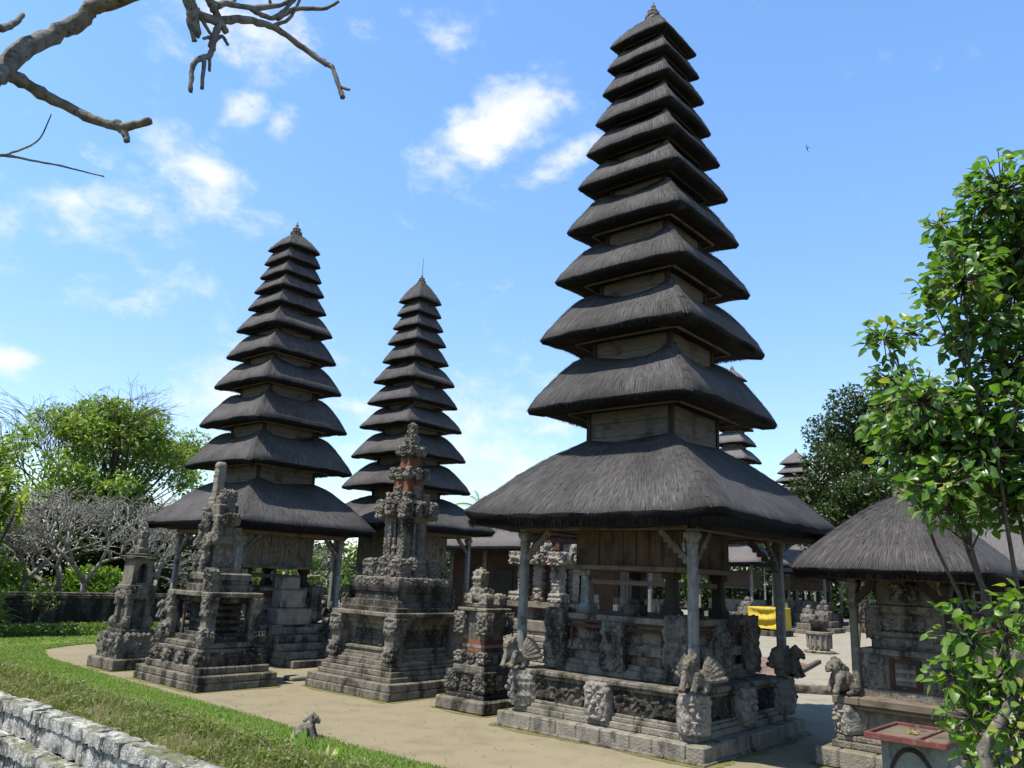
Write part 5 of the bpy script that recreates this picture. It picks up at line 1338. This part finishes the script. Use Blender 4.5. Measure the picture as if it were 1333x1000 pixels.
def broad_leaf(mb, p, d, n, L, r):
    """heart-shaped leaf, folded along its midrib and curling at the tip"""
    d = d.normalized(); s = d.cross(n); s.normalize(); n = s.cross(d)
    W = L*r.uniform(.62,.8); f = r.uniform(.05,.28); cu = r.uniform(.05,.35)
    prof = [(0,0),(.02,.24),(.18,.44),(.42,.47),(.68,.33),(.88,.13),(1.0,0)]
    o = len(mb.v)
    mid = [p + d*L*u - n*L*cu*u*u for u, w in prof]
    mb.v += [tuple(q) for q in mid]
    for sg in (1, -1):
        for u, w in prof[1:-1]:
            uu = u-.09 if u < .1 else u
            mb.v.append(tuple(p + d*L*uu - n*L*cu*u*u + s*sg*W*w + n*W*w*f*2 + n*L*r.uniform(-.012,.012)))
    for k, sg in ((7, 1), (12, -1)):
        q = [(0,1,k)] + [(i, i+1, k+i, k+i-1) for i in range(1, 5)] + [(5,6,k+4)]
        mb.f += [tuple(o+j for j in (x if sg > 0 else x[::-1])) for x in q]
def leafy(name, label, base, clusters, L, per, mat, seed, cat, stemr, mains):
    r = random.Random(seed); t = thing(name, base, label, cat); B = Vector(base); st = MB(); lf = MB()
    mp_ = []
    for tip in mains:
        T = Vector(tip)-B; pts = [Vector((r.uniform(-.05,.05), r.uniform(-.05,.05), -.05))]
        for i in range(1, 9): u = i/8; pts.append(Vector((T.x*u**1.3, T.y*u**1.3, T.z*u)) + Vector((r.uniform(-.04,.04), r.uniform(-.04,.04), 0)))
        tube(st, pts, [stemr*(1-.75*i/8) for i in range(9)], 7); mp_ += pts[2:]
    for cx, cy, cz, rad in clusters:
        if cz > 5.5: cz -= .26
        c = Vector((cx,cy,cz))-B
        src = min(mp_, key=lambda q: (q-c+Vector((0,0,.5))).length + (5 if q.z > c.z-.05 else 0))
        m_ = src.lerp(c, .5) + Vector((r.uniform(-.05,.05), r.uniform(-.05,.05), -.06)); tube(st, [src, m_, c], [stemr*.35, stemr*.25, stemr*.12], 5)
        for i in range(max(6, int(per*(rad/.3)**2))):
            d = rand_dir(r); q = c + d*rad*r.random()**.45
            if r.random() < .35:
                tube(st, [c.lerp(q,.1), q], [.006,.004], 4)
            nn = (Vector((0,0,.9)) + rand_dir(r)*.8 + Vector((-.2,.1,0))).normalized()
            dd = (d*.8 + rand_dir(r)*.5 + Vector((0,0,-.35))); dd = dd - nn*dd.dot(nn)
            if dd.length < .05: continue
            broad_leaf(lf, q, dd, nn, L*r.uniform(.5,1.02), r)
    st.build('stem', M['bark'], t, True); lf.build('leaves', M[mat], t, True); return t
leafy('broad_leaf_tree', 'tall young tree with big glossy heart-shaped leaves at the right edge', (7.75,.95,0), U, .115, 165, 'leaf_big', 5, 'tree', .030,
      [(7.45,.95,6.1),(7.6,.8,5.9),(7.55,1.2,5.6),(7.1,1.25,5.0),(7.85,.95,5.2),(7.35,1.85,4.7),(7.6,2.0,4.0),(7.2,1.6,4.0)])
leafy('leafy_bush', 'bright green bush at the lower right beside the red-framed tray', (7.3,1.15,0), Lw, .12, 70, 'leaf_bright', 6, 'bush', .035, [(7.4,1.45,2.2),(7.1,1.15,2.3),(7.3,1.5,1.8),(7.1,1.0,2.4)])
r = random.Random(8); gs = MB()
tube(gs, [(0,0,0),(-.05,.1,.45),(.05,.22,.8),(-.02,.3,1.05),(.1,.1,1.3)], [.06,.055,.05,.045,.03], 8); tube(gs, [(-.05,.1,.45),(.15,-.2,.75),(.1,-.35,1.05),(.2,-.4,1.4)], [.05,.045,.04,.025], 8); tube(gs, [(.05,.22,.8),(-.1,.45,.95),(-.15,.55,.9)], [.03,.025,.02], 6)
o = gs.build('gnarled_stem', M['bark_near'], None, True, (6.95, 1.05, .55)); tag(o, 'gnarled bare grey stem at the foot of the bright green bush', 'stem')
gs_base = o; o.location = (6.95, 1.05, 0); o.scale = (1,1,1.45)

# weeds on the bank
pts = []; dry = []; lw = []
for i in range(36000):
    y = 5 + 22*rnd.random()**1.6; u = rnd.random(); x = 6.22 + 1.1*u
    z = -.16 + .22*math.sin(((x-6.1)/1.25)*math.pi*.62)**1.2
    n_ = noise.noise((x*1.3, y*1.1, 5))
    if (n_ > -.1 and rnd.random() < .75) or rnd.random() < .25: pts.append((x, y, z-.01))
    if rnd.random() < .16: dry.append((x, y, z-.01))
    if n_*.6 + .55*noise.noise((x*4, y*4, 1)) > -.06 and rnd.random() < .85: lw.append((x, y, z + rnd.random()**1.5*(.10 + .16*max(0, noise.noise((x*2.2, y*2.2, 7))+.3))))
blades('bank_weeds', M['weed'], pts, .13, .013, 1.5, 14)
blades('dry_stalks', M['dry'], dry, .17, .006, 1.6, 15)
leaves_np('weed_leaves', M['weed'], lw, .062, None, 16, .5)['kind'] = 'stuff'
# fresh leafy plants in front of the small lion
def clump(name, loc, label, n, L, mat, seed, w=.075, spread=.28):
    r = random.Random(seed); lf = MB()
    for i in range(n):
        a = r.uniform(0,6.28); e = r.uniform(.2,1.3); p = Vector((r.uniform(-spread,spread), r.uniform(-spread,spread), 0)); d = Vector((math.cos(a)*math.cos(e), math.sin(a)*math.cos(e), math.sin(e))); s = d.cross(Vector((0,0,1))).normalized(); l = L*r.uniform(.5,1.2); pts = []
        ws = [.25,.9,1,.7,0]; q = p.copy(); dd = d.copy(); o = len(lf.v)
        for k, ww in enumerate(ws):
            lf.v += [tuple(q - s*l*w*ww), tuple(q + s*l*w*ww)]; q = q + dd*l/4; dd = (dd + Vector((0,0,-.28))).normalized()
        for k in range(4): lf.f.append((o+2*k, o+2*k+1, o+2*k+3, o+2*k+2))
    o = lf.build(name, M[mat], None, True, loc); return tag(o, label, 'plant')
G = 'fresh green plants on the grassy bank'
for i, (x, y, L, l) in enumerate([(7.45,10.2,.30,'lush bright plant growing right in front of the small lion statue'), (7.3,9.45,.30,'long-leaved green plant on the bank just nearer than the small lion statue'), (7.65,11.3,.18,'low green plant just left of the small lion statue'), (7.0,9.9,.26,'green plant on the bank below the small lion statue'), (6.9,12.3,.16,'single yellow-green weed halfway along the bank'), (7.2,8.7,.26,'green plant at the bottom edge of the photo on the bank')]):
    clump('bank_plant', (x, y, -.02), l, 80, L*1.05, 'leaf_bright' if i != 4 else 'leaf_yellow', 20+i)['group'] = G
# stray leaves and pebbles on the sand
q = MB()
for i in range(320):
    x = rnd.uniform(8.6, 16); y = rnd.uniform(4, 24); s = rnd.uniform(.004,.013); ell(q, (x, y, .004), (s*rnd.uniform(.8,1.6), s, s*.6), 5, 4)
obj(q, 'gravel', 'stone', None, True)['kind'] = 'stuff'

# moss creeping out from the feet of the plinths, and fallen leaves
q = MB(); r = random.Random(6)
for cx, cy, hx, hy in ((13.52,7.92,2.08,2.08),(12.9,14.28,1.42,1.42),(9.97,17.34,.97,1.40),(9.66,20.62,.64,.70),(12.52,11.28,.64,.66),(14.22,3.55,1.18,1.22)):
    for sx, sy in ((-1,0),(1,0),(0,-1),(0,1)):
        L = 2*(hy if sx else hx); n = int(L/.06); prev = None
        for i in range(n+1):
            u = -L/2 + L*i/n; w = max(.004, .10 + .13*noise.noise((u*1.6, cx+sx*3, cy+sy*3)) + .05*noise.noise((u*9, cx, cy)))
            e = hx if sx else hy
            A = (cx+sx*(hx-.05), cy+u, .006) if sx else (cx+u, cy+sy*(hy-.05), .006); B = (cx+sx*(hx+w), cy+u, .006) if sx else (cx+u, cy+sy*(hy+w), .006)
            q.v += [A, B]
            if i: k = len(q.v); q.f.append((k-4, k-3, k-1, k-2))
obj(q, 'moss', 'moss', None)['kind'] = 'stuff'
pts = [(rnd.uniform(8.4, 16.5), rnd.uniform(3.6, 24), .012) for i in range(330)] + [(lawn_edge(y)+rnd.uniform(0,.35), y, .012) for y in [rnd.uniform(5,23) for i in range(120)]]
leaves_np('fallen_leaves', M['dry'], pts, .048, None, 33, .5, 3.0)['kind'] = 'stuff'

# overhanging bare branches, top left
BR = [([(0.2,6.6,-1.7),(0.35,6.5,1.2),(0.55,6.45,3.9),(0.81,6.25,5.05),(1.11,5.71,5.5),(1.28,5.86,5.82),(1.41,5.98,6.11),(1.59,6.04,6.38),(1.73,5.97,6.55),(1.78,5.88,6.68),(1.92,5.62,6.72),(2.11,5.35,6.98),(2.17,5.33,7.15)],(.088,.040)),
([(1.28,5.86,5.82),(1.39,5.94,5.86),(1.62,6.02,5.87),(1.81,5.96,5.82),(1.93,5.82,5.74),(2.03,5.63,5.68),(2.13,5.42,5.7)],(.046,.028)),([(2.0,5.69,5.71),(2.04,5.63,5.65),(2.06,5.59,5.56)],(.04,.018)),
([(.81,6.25,5.02),(1.28,5.76,5.07),(1.37,5.84,5.21),(1.54,5.95,5.3),(1.79,5.99,5.37),(2.01,5.76,5.31)],(.014,.005)),([(1.4,5.86,5.23),(1.55,5.96,5.4),(1.63,6.0,5.53),(1.67,6.01,5.74)],(.009,.004)),
([(.95,6.0,5.28),(1.13,5.79,6.0),(1.23,5.87,6.13),(1.31,5.94,6.25),(1.36,5.98,6.38)],(.04,.015)),([(2.17,5.33,7.15),(2.17,5.33,7.05),(2.22,5.31,6.73),(2.27,5.3,6.61),(2.3,5.29,6.46)],(.06,.03)),([(2.24,5.3,6.64),(2.25,5.3,6.54),(2.3,5.29,6.41)],(.03,.016)),
([(2.22,5.31,6.70),(2.26,5.3,6.67),(2.32,5.3,6.65),(2.47,5.32,6.71),(2.65,5.36,6.86),(2.83,5.4,6.96),(3.02,5.41,7.02),(3.25,5.34,6.94),(3.39,5.19,6.8),(3.42,5.14,6.76),(3.46,5.08,6.59),(3.48,5.03,6.46)],(.040,.017)),([(3.46,5.08,6.58),(3.5,4.97,6.52)],(.016,.012)),
([(2.17,5.33,7.12),(2.25,5.32,7.03),(2.37,5.31,6.83),(2.45,5.31,6.74),(2.55,5.32,6.65)],(.04,.025)),([(2.49,5.32,6.72),(2.46,5.31,6.6),(2.44,5.29,6.47),(2.43,5.29,6.37),(2.33,5.28,6.25),(2.31,5.28,6.17),(2.32,5.27,5.98)],(.030,.016)),([(2.39,5.28,6.3),(2.4,5.27,6.05)],(.018,.014)),([(2.43,5.29,6.38),(2.44,5.28,6.23)],(.016,.011)),([(2.46,5.3,6.52),(2.52,5.32,6.6),(2.58,5.33,6.56)],(.018,.012)),([(2.43,5.3,6.53),(2.36,5.29,6.47)],(.014,.01)),
([(2.37,5.31,6.83),(2.44,5.32,6.83),(2.52,5.34,6.91),(2.78,5.4,7.07),(3.06,5.42,7.3),(3.2,5.37,7.52)],(.032,.015)),([(2.75,5.4,7.05),(2.86,5.41,7.06),(2.98,5.42,7.11),(3.07,5.42,7.25),(3.17,5.38,7.44)],(.024,.014)),([(3.01,5.42,7.12),(3.16,5.39,7.3),(3.33,5.25,7.34),(3.4,5.12,7.4)],(.024,.013)),([(2.98,5.42,7.03),(3.11,5.41,7.17),(3.16,5.39,7.31),(3.19,5.38,7.44)],(.018,.011)),([(2.32,5.3,6.64),(2.38,5.29,6.57),(2.43,5.3,6.54)],(.016,.011)),([(2.56,5.35,6.92),(2.63,5.38,7.11)],(.02,.015)),([(2.94,5.43,7.23),(2.88,5.43,7.38)],(.014,.01))]
ot = thing('overhanging_tree', (.2,6.6,-1.6), 'bare grey tree whose knobbly branches reach into the top left of the sky', 'tree')
def wiggle(pts, k=4, amp=.012, seed=0):
    r = random.Random(seed); P = [Vector(p) for p in pts]; out = []
    for i in range(len(P)-1):
        a, b, c, d = P[max(i-1,0)], P[i], P[i+1], P[min(i+2,len(P)-1)]
        for j in range(k):
            u = j/k; out.append(.5*((2*b)+(c-a)*u+(2*a-5*b+4*c-d)*u*u+(3*b-a-3*c+d)*u**3) + rand_dir(r)*amp*r.random())
    return out + [P[-1]]
q = MB()
for i, (pts, (ra, rb)) in enumerate(BR):
    r = random.Random(i); P = wiggle(pts, 5, min(.02, ra*.22), i); n = len(P)
    if i == 0: rad = [ra + (rb-ra)*j/(n-1) for j in range(n)]
    else: rad = [ra + (rb-ra)*j/(n-1) for j in range(n)]
    rad = [x*r.uniform(.93, 1.09)*(1.25 if r.random() < .06 else 1) for x in rad]
    o0 = len(q.v); tube(q, P, rad, 10 if ra > .03 else 7)
    for k in range(o0, len(q.v)):
        v = Vector(q.v[k]); q.v[k] = tuple(v + noise.noise_vector(v*34)*ra*.13 + noise.noise_vector(v*9)*ra*.06)
q.v = [(x-.2, y-6.6, z+1.6) for x, y, z in q.v]
q.build('branches', M['bark_near'], ot, True)
bare_tree('bank_tree', (3.3, 19.0, -1.6), 'bare tree standing outside the left edge of the photo, casting twig shadows on the wall', [(.0,-.2,1),(.0,.1,1),(-.1,-.5,.9)], 4.2, .10, 43, None, 6, .55, M['bark_near'])

# birds
def bird(loc, s, rz, label):
    q = MB(); tube(q, [(-.20,0,0),(-.12,0,.01),(0,0,.01),(.12,0,0),(.17,0,.01),(.21,0,0)], [.006,.04,.05,.035,.028,.004], 8)
    for sg in (-1,1):
        pr = [(.06,.03,0,.10),(.07,.18,.09,.10),(.03,.36,.07,.07),(-.06,.52,.0,.012)]; o = len(q.v)
        for x, y, z, c in pr: q.v += [(x, y*sg, z+.004), (x-c, y*sg, z+.004), (x-c, y*sg, z-.004), (x, y*sg, z-.004)]
        for k in range(3):
            for a in range(4): q.f.append((o+4*k+a, o+4*k+(a+1)%4, o+4*k+4+(a+1)%4, o+4*k+4+a))
    o = len(q.v); q.v += [(-.16,.02,.01),(-.16,-.02,.01),(-.30,-.05,.01),(-.30,.05,.01)]; q.f.append((o,o+1,o+2,o+3))
    b = q.build('bird', M['black'], None, True, loc); b.scale = (s,)*3; b.rotation_euler = (1.0, .5, rz); return tag(b, label, 'bird')
bird((37.84,12.97,25.01), .42, 2.2, 'small dark bird gliding in the clear sky right of the tallest tower')
bird((36.94,47.28,15.59), .30, .6, 'tiny dark bird in the sky between the left and middle towers')
